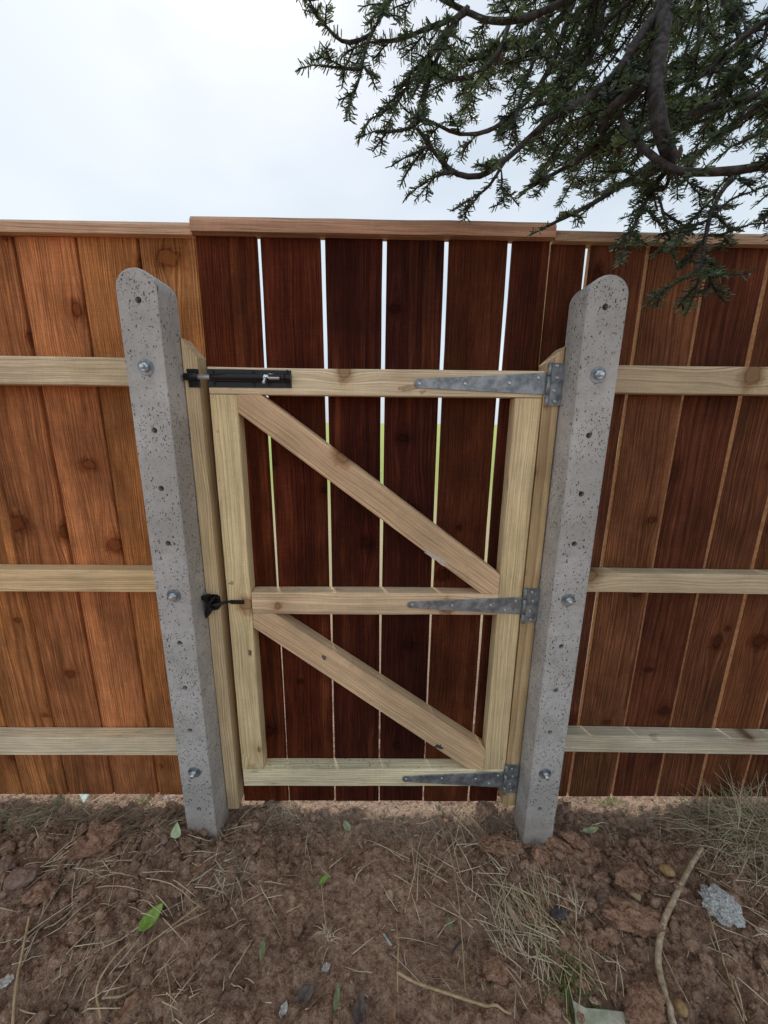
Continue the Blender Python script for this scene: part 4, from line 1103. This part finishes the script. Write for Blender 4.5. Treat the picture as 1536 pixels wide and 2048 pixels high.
while k < 1500:
    x, y = random.uniform(-1.5, 1.6), random.uniform(-0.66, 0.0)
    if random.random() > clod_density(x, y) ** 2.5: continue
    add_clod(x, y, min(0.021, 0.007 * math.exp(random.expovariate(2.3))), I2, 0.22); k += 1
for k in range(80):     # heaps at the foot of the posts
    cx_, cy_ = random.choice([(-0.56, -0.17), (-0.62, -0.16), (0.52, -0.17), (0.60, -0.17), (0.66, -0.2), (0.72, -0.26)])
    add_clod(cx_ + random.gauss(0, 0.04), cy_ - abs(random.gauss(0, 0.03)), random.uniform(0.007, 0.018), I2, 0.25)
for k in range(90):     # cloddier spoil to the right
    add_clod(random.gauss(0.78, 0.16), random.gauss(-0.26, 0.09), random.uniform(0.010, 0.024), I2, 0.25)
for k in range(60):     # and on the left
    add_clod(random.gauss(-0.95, 0.22), random.gauss(-0.27, 0.08), random.uniform(0.008, 0.020), I2, 0.3)
for k in range(500):    # rubble strip beneath the boards
    add_clod(random.uniform(-1.4, 1.4), random.uniform(-0.05, 0.18), random.uniform(0.002, 0.007), I1, 0.2)
cl_o = link('soil_crumbs', mesh_np('soil_crumbs', np.concatenate(CV), np.concatenate(CF), False), M['soil'])
tag(cl_o, 'loose brown soil crumbs and clods scattered over the dug ground', 'soil', kind='stuff')

def lump(name, px, py, r, mat, label, cat, shape=(1, 0.8, 0.6), amp=0.4, fr=1.6, rot=0.0, seed=1, group=None, sink=0.12, sub=I3):
    p = gpt(px, py)
    v, f = sub
    v = lumpy(v, seed, amp, fr) * np.array(shape) * r
    c, s = math.cos(rot), math.sin(rot); v = v @ np.array([[c, s, 0], [-s, c, 0], [0, 0, 1]])
    o = link(name, mesh_np(name, v, f, True), mat); o.location = (p.x, p.y, p.z + r * shape[2] * (1 - 2 * sink))
    o.data.set_sharp_from_angle(angle=math.radians(40))
    return tag(o, label, cat, group)
lump('concrete_lump', 1440, 1824, 0.044, M['rubble'], 'crumbly pale grey concrete lump on the soil at the right', 'rubble', (0.85, 1.0, 0.7), 0.34, 3.6, 0.6, 12)
lump('stone', 1333, 1747, 0.020, M['stone_tan'], 'smooth tan stone on the soil above the large bent stick', 'stone', (1, 0.7, 0.6), 0.15, 1.2, -0.6, 4)
lump('stone', 1360, 2021, 0.015, M['stone_tan'], 'small round yellowish stone beside the bottom end of the bent stick', 'stone', (1, 0.95, 0.8), 0.12, 1.1, 0, 5)
lump('stone', 1210, 1813, 0.024, M['stone_red'], 'pale-faced brown stone lying among clods right of the right concrete post', 'stone', (1, 0.8, 0.65), 0.5, 1.8, 0.3, 6)
lump('stone', 12, 1748, 0.030, M['stone_red'], 'reddish stone at the left edge of the picture', 'stone', (1, 0.8, 0.8), 0.35, 1.8, 0.8, 7)
lump('stone', 45, 1765, 0.030, M['stone_red'], 'broad reddish stone near the left edge, below another reddish stone', 'stone', (1.2, 0.8, 0.7), 0.4, 1.8, 0.4, 8)
lump('stone', 330, 1686, 0.014, M['stone_red'], 'rounded orange-brown stone beside the upright pale leaf', 'stone', (0.8, 0.8, 1.2), 0.2, 1.2, 0.2, 9)
lump('stone', 1120, 1828, 0.022, M['slate'], 'dark flat slate piece half buried near the dry grass', 'stone', (1.2, 0.7, 0.3), 0.25, 1.4, 0.1, 10)
lump('stone', 345, 1596, 0.010, M['rubble'], 'white pebble under the left fence next to the concrete post', 'stone', (1, 0.8, 0.7), 0.25, 1.4, 0.5, 14)
lump('stone', 330, 1597, 0.009, M['rubble'], 'second white pebble under the left fence, farther from the post', 'stone', (1, 0.8, 0.6), 0.3, 1.4, 0.2, 15)
for (px, py, r, sh, rot, lab, sd) in (
    (965, 1628, 0.036, (0.7, 1.0, 0.55), -0.7, 'large soil clod at the right corner below the gate boards', 21),
    (1000, 1690, 0.040, (1.4, 0.55, 0.5), -0.05, 'long flat soil clod left of the right concrete post base', 22),
    (1116, 1703, 0.036, (1.5, 0.5, 0.5), -0.7, 'long slab-like clod leaning right of the right concrete post base', 23),
    (1152, 1690, 0.030, (1.2, 0.6, 0.5), -0.6, 'shorter clod behind the slab-like clod by the right post', 24),
    (1258, 1770, 0.038, (1, 0.9, 0.7), 0.2, 'big rounded soil clod below the smooth tan stone', 25),
    (1270, 1850, 0.046, (1.4, 0.6, 0.5), -0.35, 'large angular soil slab just left of the bent stick', 26),
    (1180, 1722, 0.024, (1, 0.8, 0.8), 0.6, 'rounded clod below the pale leaf right of the right post', 27),
    (992, 1950, 0.024, (1, 0.9, 0.7), 0.2, 'crumbly red-brown clod below the dry grass, right of centre', 28),
    (1285, 2030, 0.040, (1, 0.8, 0.6), 0.1, 'reddish clod at the bottom edge beside the mossy wood offcut', 29),
    (395, 1656, 0.022, (1, 0.8, 0.8), 0.0, 'soil clod against the front of the left concrete post', 30),
    (200, 1700, 0.040, (1.0, 0.7, 0.8), 0.4, 'cracked soil block in front of the left fence', 31),
    (165, 1712, 0.030, (0.8, 0.6, 0.8), 0.7, 'smaller soil block left of the cracked soil block', 32),
    (85, 1800, 0.028, (1, 0.8, 0.7), 0.3, 'rounded soil clod below the pinkish stones at the left', 33),
    (1200, 1895, 0.020, (1, 0.8, 0.7), 0.3, 'dark clod beside the green grass tuft', 34),
    (1080, 1722, 0.026, (1, 0.8, 0.7), 0.9, 'clod at the front foot of the right concrete post', 35),
):
    lump('soil_clod', px, py, r * 1.12, M['clod'], lab, 'clod', sh, 0.5, 1.9, rot, sd, 'large clods of dug soil', sink=-0.02)

# ------------------------------------------------------------------ leaves
def leaf(name, px, py, L_, Wd, ang, mat, label, curl=0.25, tilt=0.0, roll=0.0, lift=0.004, shape='oval', stem=True):
    p = gpt(px, py)
    p.z = max(Hs(p.x + 0.3 * L_ * c_, p.y + 0.3 * L_ * s_) for c_, s_ in ((0, 0), (1, 0), (-1, 0), (0, 1), (0, -1))) + lift + 0.001
    V = []; Fc = []; nu, nv = 9, 6
    rs = random.Random(int(px * 7 + py))
    for i in range(nu + 1):
        t = i / nu
        if shape == 'oval': w = math.sin(math.pi * min(1, t ** 0.8 * 0.98 + 0.01)) ** 0.8
        elif shape == 'point': w = math.sin(math.pi * (t ** 0.62)) ** 0.9 * (1 - 0.25 * t)
        elif shape == 'ragged': w = (0.35 + 0.65 * math.sin(math.pi * t)) * rs.uniform(0.65, 1.1) if 0 < t < 1 else 0.25
        else: w = math.sin(math.pi * t) ** 0.55
        for j in range(nv + 1):
            s = (j / nv - 0.5) * 2
            x = (t - 0.5) * L_; y = s * w * Wd / 2
            z = abs(s) * w * Wd * 0.16 + curl * L_ * ((t - 0.5) ** 2) * 1.6 + rs.gauss(0, 0.0004 + 0.0025 * (shape == 'ragged'))
            V.append((x, y, z))
    for i in range(nu):
        for j in range(nv):
            a = i * (nv + 1) + j; Fc.append((a, a + 1, a + nv + 2, a + nv + 1))
    if stem:
        b = len(V); st = [(-L_ / 2 - 0.012 * 0, 0, curl * L_ * 0.4), (-L_ / 2 - 0.010, 0.001, curl * L_ * 0.4 - 0.001)]
        for (sx, sy, sz) in st:
            for (dy, dz) in ((-0.0008, 0), (0.0008, 0), (0, 0.0012)): V.append((sx, sy + dy, sz + dz))
        Fc += [(b, b + 1, b + 4, b + 3), (b + 1, b + 2, b + 5, b + 4), (b + 2, b, b + 3, b + 5)]
    me = bpy.data.meshes.new(name); me.from_pydata(V, [], Fc)
    for q in me.polygons: q.use_smooth = True
    o = link(name, me, mat, None, p, (roll, tilt, ang))
    md = o.modifiers.new('thickness', 'SOLIDIFY'); md.thickness = 0.0006
    return tag(o, label, 'leaf')
D2 = math.radians
leaf('green_leaf', 356, 1676, 0.045, 0.034, D2(95), M['leaf_pale'], 'pale green pointed leaf standing upright by the left concrete post', 0.1, D2(-62), 0, 0.016, 'point', False)
leaf('green_leaf', 303, 1840, 0.068, 0.036, D2(62), M['leaf_green'], 'bright green torn leaf on the bare soil at the left', 0.3, 0, D2(16), 0.006, 'oval')
leaf('green_leaf', 694, 1656, 0.040, 0.026, D2(118), M['leaf_pale'], 'pale oval leaf on the soil in front of the gate', 0.2, 0, D2(8), 0.005, 'oval')
leaf('green_leaf', 649, 1777, 0.036, 0.014, D2(45), M['leaf_green'], 'small fresh green leaf on an upright dry stem near the centre', 0.15, D2(-10), 0, 0.03, 'oval')
leaf('green_leaf', 1180, 1671, 0.062, 0.026, D2(12), M['leaf_pale'], 'pale folded leaf right of the right concrete post', 0.3, 0, D2(-15), 0.006, 'oval')
leaf('green_leaf', 1396, 1652, 0.030, 0.018, D2(-8), M['leaf_green'], 'small green leaf below the grass clump at the right', 0.2, 0, 0, 0.005, 'oval')
leaf('olive_leaf', 526, 1912, 0.044, 0.016, D2(-84), M['leaf_olive'], 'dull olive leaf below the dry stalks left of centre', 0.2, 0, D2(20), 0.004, 'oval')
leaf('olive_leaf', 674, 2002, 0.050, 0.014, D2(86), M['leaf_olive'], 'narrow olive leaf at the bottom centre', 0.15, 0, 0, 0.004, 'oval')
leaf('olive_leaf', 900, 1852, 0.030, 0.015, D2(-75), M['leaf_olive'], 'olive leaf among the dry stalks right of centre', 0.2, 0, D2(10), 0.004, 'oval')
leaf('dead_leaf', 397, 1745, 0.040, 0.036, D2(20), M['leaf_brown'], 'red-brown dead leaf below the left concrete post', 0.35, 0, 0, 0.005, 'ragged', False)
leaf('dead_leaf', 700, 1734, 0.044, 0.018, D2(85), M['leaf_brown'], 'narrow orange-brown dead leaf in front of the gate', 0.3, 0, D2(10), 0.005, 'ragged', False)
leaf('dead_leaf', 780, 1797, 0.032, 0.024, D2(-62), M['leaf_tan'], 'tan dead leaf near the centre of the soil', 0.2, 0, 0, 0.005, 'point', False)
leaf('dead_leaf', 612, 1996, 0.046, 0.030, D2(35), M['leaf_dark'], 'glossy dark grey dead leaf at the bottom left of centre', 0.3, 0, D2(10), 0.005, 'oval')
leaf('dead_leaf', 720, 2022, 0.060, 0.036, D2(78), M['leaf_dark'], 'large dark brown dead leaf at the bottom centre', 0.25, 0, 0, 0.005, 'point', False)
leaf('dead_leaf', 652, 1942, 0.024, 0.020, D2(30), M['leaf_white'], 'small whitish ragged leaf scrap in the foreground', 0.3, 0, 0, 0.005, 'ragged', False)
leaf('dead_leaf', 702, 1962, 0.012, 0.010, D2(30), M['leaf_brown'], 'tiny orange leaf scrap right of the whitish leaf scrap', 0.3, 0, 0, 0.005, 'ragged', False)
leaf('dead_leaf', 568, 2027, 0.028, 0.020, D2(70), M['leaf_white'], 'pale grey leaf fragment at the bottom edge left of centre', 0.3, 0, 0, 0.005, 'ragged', False)
leaf('dead_leaf', 785, 2036, 0.030, 0.020, D2(80), M['leaf_brown'], 'reddish dead leaf at the bottom edge right of centre', 0.3, 0, 0, 0.005, 'point', False)
leaf('dead_leaf', 1196, 1727, 0.034, 0.015, D2(80), M['leaf_tan'], 'curled tan leaf on the clods by the right post', 0.4, 0, D2(20), 0.012, 'ragged', False)
leaf('dead_leaf', 1028, 1850, 0.070, 0.018, D2(-72), M['leaf_tan'], 'long curled yellow-brown leaf in the dry grass', 0.3, 0, D2(20), 0.010, 'ragged', False)
leaf('dead_leaf', 256, 2030, 0.050, 0.030, D2(50), M['leaf_brown'], 'crumpled brown leaf at the bottom left', 0.5, 0, 0, 0.006, 'ragged', False)
leaf('dead_leaf', 16, 1972, 0.030, 0.026, D2(10), M['leaf_white'], 'pinkish crumpled leaf at the left edge', 0.4, 0, 0, 0.006, 'ragged', False)
leaf('dead_leaf', 50, 1862, 0.034, 0.026, D2(100), M['leaf_brown'], 'tan-brown leaf under the long straw at the left', 0.3, 0, 0, 0.005, 'ragged', False)
leaf('dead_leaf', 940, 1968, 0.020, 0.012, D2(70), M['leaf_brown'], 'small brown leaf by the crumbly clod right of centre', 0.3, 0, 0, 0.005, 'ragged', False)
leaf('dead_leaf', 1304, 2000, 0.026, 0.014, D2(-30), M['leaf_brown'], 'orange leaf scrap on the reddish clod at the bottom', 0.3, 0, 0, 0.022, 'ragged', False)
leaf('dead_leaf', 1187, 2012, 0.022, 0.014, D2(-20), M['leaf_tan'], 'tan leaf scrap on the mossy wood offcut', 0.3, 0, 0, 0.014, 'ragged', False)

# ------------------------------------------------------------------ sticks, offcuts, glass
def stick(name, pix, r0, r1, mat, label, cat, lift=0.004, knob=0.25, sides=8):
    pts = []
    for q in pix:
        p = gpt(q[0], q[1]); p.z += lift + (q[2] if len(q) > 2 else 0); pts.append(p)
    sp = spline(pts, step=0.008)
    for q in sp: q.z = max(q.z + 0.006, Hs(q.x, q.y) + 0.006 + 0.3 * r0)
    o0 = sp[0].copy(); n = len(sp)
    me = tube_mesh(name, [q - o0 for q in sp], [r0 + (r1 - r0) * i / (n - 1) for i in range(n)], sides, knob=knob, rs=trs)
    o = link(name, me, mat); o.location = o0
    return tag(o, label, cat)
stick('fallen_stick', [(1400, 1708, 0.012), (1375, 1750, 0.01), (1345, 1808, 0.008), (1322, 1865, 0.008), (1314, 1930, 0.006), (1325, 1990, 0.004), (1345, 2060, 0.002)], 0.0062, 0.0078, M['stick'], 'thick bent brown stick lying at the right', 'stick', 0.008, 0.2, 10)
stick('fallen_stick', [(793, 1955, 0.01), (830, 1975, 0.008), (890, 1995, 0.006), (950, 2015, 0.006), (1022, 2036, 0.004)], 0.0036, 0.0028, M['stick_pale'], 'straight peeled yellowish stick at the bottom centre', 'stick', 0.005)
stick('fallen_stick', [(64, 1850, 0.01), (48, 1920, 0.012), (34, 2000, 0.01), (24, 2060, 0.01)], 0.0024, 0.0032, M['stick_pale'], 'long pale stick running down at the left edge', 'stick', 0.006)
stick('fallen_stick', [(262, 1890, 0.01), (222, 1940, 0.012), (196, 1990, 0.008), (205, 2050, 0.008)], 0.0014, 0.0030, M['stick_pale'], 'curved pale stick at the bottom left', 'stick', 0.005)
stick('fallen_stick', [(792, 1850, 0.006), (796, 1900, 0.012), (795, 1955, 0.008), (795, 1990, 0.0)], 0.0012, 0.0024, M['stick_pale'], 'thin upright-pointing twig joined above the yellowish stick', 'stick', 0.004)
stick('fallen_stick', [(401, 1820, 0.01), (350, 1862, 0.012), (275, 1912, 0.006)], 0.0022, 0.0013, M['stick_pale'], 'short straight twig below the bright green leaf', 'stick', 0.004)
stick('fallen_stick', [(710, 1772, 0.004), (714, 1762, 0.016), (730, 1745, 0.016), (750, 1727, 0.006)], 0.0026, 0.0012, M['stick'], 'dark forked twig in front of the gate', 'stick', 0.004)
stick('fallen_stick', [(926, 1885, 0.004), (912, 1900, 0.006), (902, 1917, 0.004)], 0.0030, 0.0022, M['slate'], 'short black charred twig right of centre', 'stick', 0.003)
stick('fallen_stick', [(330, 1932, 0.004), (340, 1980, 0.006), (348, 2050, 0.004)], 0.0012, 0.0020, M['stick'], 'reddish thin twig at the bottom left of centre', 'stick', 0.003)
stick('fallen_stick', [(1398, 1790, 0.006), (1415, 1850, 0.012), (1450, 1930, 0.010), (1490, 2050, 0.006)], 0.0015, 0.0018, M['stick_pale'], 'long thin stalk right of the thick bent stick', 'stick', 0.004)
stick('fallen_stick', [(1388, 1743, 0.006), (1450, 1752, 0.010), (1540, 1768, 0.006)], 0.0014, 0.0010, M['stick_pale'], 'thin pale twig running to the right edge above the concrete lump', 'stick', 0.004)
stick('fallen_stick', [(876, 1640, 0.006), (905, 1740, 0.012), (920, 1850, 0.010), (930, 1990, 0.004)], 0.0012, 0.0019, M['stick_pale'], 'long straight straw stem right of centre', 'stick', 0.005)
stick('fallen_stick', [(206, 2003, 0.004), (240, 1992, 0.006), (274, 1982, 0.003)], 0.0026, 0.0022, M['stick'], 'short dull stick at the bottom left', 'stick', 0.003)
stick('fallen_stick', [(655, 1868, 0.0), (648, 1830, 0.012), (644, 1790, 0.028), (643, 1768, 0.034)], 0.0016, 0.0010, M['stick_pale'], 'upright dry stem near the centre carrying a green leaf', 'stem', 0.002)
def slab(name, corners, thick, mat, label, cat, lift=0.006):
    pts = [gpt(*c) for c in corners]; c0 = sum(pts, Vector()) / len(pts); z = max(Hs(p.x, p.y) for p in pts) * 0.5 + c0.z * 0.5 + lift
    bm = bmesh.new()
    tp_ = [bm.verts.new((p.x - c0.x, p.y - c0.y, thick / 2 + (p.z - c0.z) * 0.3)) for p in pts]
    bt_ = [bm.verts.new((p.x - c0.x, p.y - c0.y, -thick / 2 + (p.z - c0.z) * 0.3)) for p in pts]
    bm.faces.new(tp_); bm.faces.new(list(reversed(bt_))); n = len(pts)
    for i in range(n): bm.faces.new((tp_[i], bt_[i], bt_[(i + 1) % n], tp_[(i + 1) % n]))
    bmesh.ops.recalc_face_normals(bm, faces=bm.faces[:]); bmesh.ops.bevel(bm, geom=bm.edges[:], offset=thick * 0.15, segments=1, affect='EDGES')
    o = link(name, bm_mesh(name, bm), mat); o.location = (c0.x, c0.y, z); return tag(o, label, cat)
slab('wood_offcut', [(1143, 2010), (1170, 2020), (1210, 2027), (1264, 2036), (1268, 2090), (1205, 2085), (1150, 2075), (1148, 2035)], 0.012, M['mossy'], 'mossy grey-green wood offcut at the bottom edge', 'offcut', 0.010)
slab('glass_shard', [(160, 1598), (172, 1592), (183, 1594), (181, 1604), (168, 1612)], 0.004, M['glass'], 'pale green glass shard under the left fence', 'glass', 0.012)
slab('wood_splinter', [(1243, 1785), (1250, 1781), (1281, 1801), (1279, 1810)], 0.006, M['stick_pale'], 'short pale wood splinter among the clods at the right', 'splinter', 0.012)
slab('wood_splinter', [(766, 1873), (768, 1871), (784, 1893), (781, 1895)], 0.003, M['glass'], 'thin pale splinter on the bare soil at the centre', 'splinter', 0.006)

# ------------------------------------------------------------------ straw and grass
def blades(name, specs, mat, width=0.0012, seg=5, kind='stuff', label=None, cat=None, flat=False):
    V, Fc = [], []; n = 0
    for (p, d, L_, lift, droop) in specs:
        pts = []; q = Vector(p); dd = Vector(d).normalized()
        for i in range(seg + 1):
            pts.append(q.copy()); dd = (dd + Vector((random.gauss(0, .07), random.gauss(0, .07), -droop / seg))).normalized()
            q = q + dd * (L_ / seg)
            hz = Hs(q.x, q.y) + 0.005
            if q.z < hz: q.z = hz; dd.z = max(dd.z, 0.0) + 0.02
        side = Vector((-dd.y, dd.x, 0)); side = side.normalized() if side.length > 0.01 else Vector((1, 0, 0))
        for i, q in enumerate(pts):
            w = width * random.uniform(0.8, 1.2) * (1 - 0.75 * (i / seg) ** 2)
            V += [tuple(q - side * w), tuple(q + side * w), tuple(q + Vector((0, 0, w * 1.2)))]
        for i in range(seg):
            a = n + i * 3
            for k in range(3): Fc.append((a + k, a + (k + 1) % 3, a + 3 + (k + 1) % 3, a + 3 + k))
        n += (seg + 1) * 3
    o = link(name, mesh_np(name, V, Fc, True), mat)
    return tag(o, label, cat, kind=kind)
def lying(px, py, sx, sy, n, l0, l1, ang=None, spread=3.14, up=(0.0, 0.3)):
    out = []
    for _ in range(n):
        p = gpt(random.gauss(px, sx), random.gauss(py, sy), random.uniform(0.004, 0.016))
        a = (ang if ang is not None else 0) + random.uniform(-spread, spread)
        out.append((p, (math.cos(a), math.sin(a), random.uniform(*up)), random.uniform(l0, l1), 0, random.uniform(0.1, 0.7)))
    return out
def uniform(n, l0, l1, x0=-1.3, x1=1.4, y0=-0.62, y1=0.0):
    out = []
    for _ in range(n):
        x, y = random.uniform(x0, x1), random.uniform(y0, y1)
        a = random.uniform(0, 6.28)
        out.append((Vector((x, y, Hs(x, y) + random.uniform(0.003, 0.012))), (math.cos(a), math.sin(a), random.uniform(0, 0.25)), l0 * (l1 / l0) ** (random.random() ** 1.5), 0, random.uniform(0.1, 0.6)))
    return out
bright = []
bright += lying(1050, 1840, 45, 60, 80, 0.03, 0.16, 1.9, 0.9)
bright += lying(1090, 1900, 40, 60, 60, 0.03, 0.15, 1.9, 1.2)
bright += lying(900, 1760, 60, 60, 34, 0.05, 0.2, 1.2, 1.6)
bright += lying(260, 1740, 90, 30, 16, 0.05, 0.22, 0.45, 0.7)
bright += lying(110, 1720, 70, 40, 12, 0.06, 0.2, 0.6, 0.8)
bright += lying(440, 1770, 35, 25, 34, 0.02, 0.09, 0.3, 1.4)
bright += lying(250, 1980, 120, 40, 22, 0.03, 0.16, 0.7, 1.2)
bright += lying(80, 1900, 60, 80, 14, 0.05, 0.22, 0.9, 0.6)
bright += lying(1150, 1960, 60, 50, 40, 0.03, 0.12, 1.9, 1.0)
bright += lying(1440, 1900, 70, 80, 22, 0.04, 0.16, -1.2, 0.8)
bright += lying(1480, 1780, 50, 40, 12, 0.05, 0.16, -0.2, 0.5)
bright += uniform(380, 0.008, 0.11)
bright += lying(200, 1780, 130, 70, 40, 0.02, 0.12, 0.5, 1.5)
bright += lying(330, 1640, 90, 20, 30, 0.02, 0.10, 0.4, 1.2)
blades('dry_straw', bright, M['straw'], 0.0013, 5, 'stuff', 'pale dry straw strewn over the brown soil', 'straw')
dull = uniform(620, 0.006, 0.10)
dull += lying(240, 1650, 80, 18, 260, 0.02, 0.10, 0.4, 1.3, (0, 0.5))
dull += lying(60, 1640, 60, 22, 170, 0.02, 0.10, 0.4, 1.3, (0, 0.5))
dull += lying(700, 1650, 180, 18, 170, 0.015, 0.06, 0, 3.14, (0, 0.3))
dull += lying(960, 1660, 60, 22, 90, 0.02, 0.10, 1.0, 1.2, (0, 0.5))
dull += lying(1250, 1640, 70, 18, 130, 0.02, 0.08, 0, 3.14, (0, 0.4))
dull += lying(1060, 1850, 60, 70, 110, 0.02, 0.12, 1.9, 1.2)
dull += lying(430, 1775, 40, 25, 50, 0.02, 0.08, 0.3, 1.4)
blades('dead_grass', dull, M['straw_dull'], 0.00085, 5, 'stuff', 'dull brown dead grass and rootlets over the soil', 'dead grass')
strip = []
for _ in range(900):
    x, y = random.uniform(-1.45, 1.4), random.uniform(-0.02, 0.30)
    a = random.uniform(0, 6.28); strip.append((Vector((x, y, Hs(x, y))), (math.cos(a), math.sin(a), random.uniform(0.0, 0.7)), random.uniform(0.015, 0.06), 0, 0.7))
blades('trampled_grass', strip, M['straw'], 0.0009, 4, 'stuff', 'sunlit trampled dry grass along the foot of the fence', 'dry grass')
def tuft(pix, sx, sy, n, l0, l1, lean, mat, label, name='grass_tuft', up=(0.5, 1.2), w=0.0011):
    c = gpt(*pix); sp = []
    for _ in range(n):
        x, y = c.x + random.gauss(0, sx), c.y + random.gauss(0, sy)
        a = random.uniform(0, 6.28)
        sp.append((Vector((x, y, Hs(x, y) - 0.003)), (math.cos(a) * 0.7 + lean[0], math.sin(a) * 0.7 + lean[1], random.uniform(*up)), random.uniform(l0, l1), 0, random.uniform(0.6, 1.9)))
    o = blades(name, sp, mat, w, 6, None, label, 'grass')
    return o
big = tuft((1500, 1660), 0.10, 0.06, 620, 0.07, 0.22, (-0.35, -0.25), M['straw_dull'], 'large shaggy clump of half-dead grass against the right fence', 'grass_clump')
o = tuft((1490, 1640), 0.08, 0.04, 130, 0.06, 0.17, (-0.3, -0.2), M['grass_green'], 'x'); o.parent = None
o.name = 'green_blades'; keep_world(o, big); del o['label']; del o['category']
o = tuft((1510, 1655), 0.10, 0.06, 300, 0.07, 0.22, (-0.45, -0.2), M['straw'], 'x')
o.name = 'dry_blades'; keep_world(o, big); del o['label']; del o['category']
tuft((1120, 1935), 0.016, 0.035, 60, 0.04, 0.12, (0.15, -0.6), M['grass_green'], 'green grass tuft flattened on the soil below the dry grass', up=(0.1, 0.5))
tuft((118, 1618), 0.034, 0.012, 150, 0.02, 0.055, (-0.2, 0.0), M['grass_pale'], 'green grass tuft below the left fence by the glass shard', w=0.0008)
tuft((35, 1640), 0.05, 0.02, 130, 0.02, 0.07, (-0.3, 0.0), M['grass_pale'], 'grass tuft at the left edge below the fence', w=0.0008)
tuft((290, 1600), 0.02, 0.01, 50, 0.015, 0.04, (0, 0), M['grass_green'], 'small grass tuft beside the white pebbles under the left fence', w=0.0008)
tuft((570, 1620), 0.04, 0.012, 90, 0.02, 0.06, (0.2, 0), M['straw'], 'pale dry grass tuft below the left end of the gate', w=0.0008)
tuft((945, 1625), 0.03, 0.012, 70, 0.02, 0.06, (0.2, 0.1), M['straw'], 'pale dry grass tuft below the right end of the gate', w=0.0008)
tuft((885, 1632), 0.006, 0.005, 24, 0.012, 0.03, (0, 0), M['grass_green'], 'tiny green sprout below the gate boards', w=0.0009)
tuft((1215, 1605), 0.03, 0.012, 60, 0.015, 0.045, (0, 0), M['grass_green'], 'small green grass tuft below the right fence near the post', w=0.0008)
tuft((1262, 1650), 0.028, 0.012, 80, 0.02, 0.06, (0.2, -0.2), M['straw_dull'], 'brown grass tuft in front of the right fence', w=0.0008, up=(0.2, 0.7))
tuft((470, 1720), 0.02, 0.015, 40, 0.02, 0.06, (0.2, -0.2), M['straw_dull'], 'sparse dead tuft in front of the left concrete post', w=0.0008, up=(0.2, 0.7))
tuft((655, 1870), 0.006, 0.006, 22, 0.02, 0.055, (0.0, 0.0), M['straw'], 'small pale stubble tuft at the base of the upright dry stem', w=0.0010, up=(0.5, 1.3))

# soil crumbs lying on the gate rails
cr = []; cf = []; q0 = 0
for (z, x0, x1, n) in ((CAMZ - 0.497, -0.37, -0.10, 60), (CAMZ - 1.1355, -0.37, 0.05, 60), (CAMZ - 1.1355, 0.05, 0.3, 12)):
    for _ in range(n):
        v, f = I1; r = random.uniform(0.0008, 0.0022)
        x = x0 + (x1 - x0) * random.random() ** 1.3
        v = lumpy(v, random.randint(0, 999)) * r + np.array([x, random.uniform(-0.050, -0.014), z + r * 0.5]); cr.append(v); cf.append(f + q0); q0 += len(v)
me = mesh_np('rail_crumbs', np.concatenate(cr), np.concatenate(cf), True)
o = link('rail_crumbs', me, M['soil']); tag(o, 'dark soil crumbs lying on the tops of the gate rails', 'soil', kind='stuff')
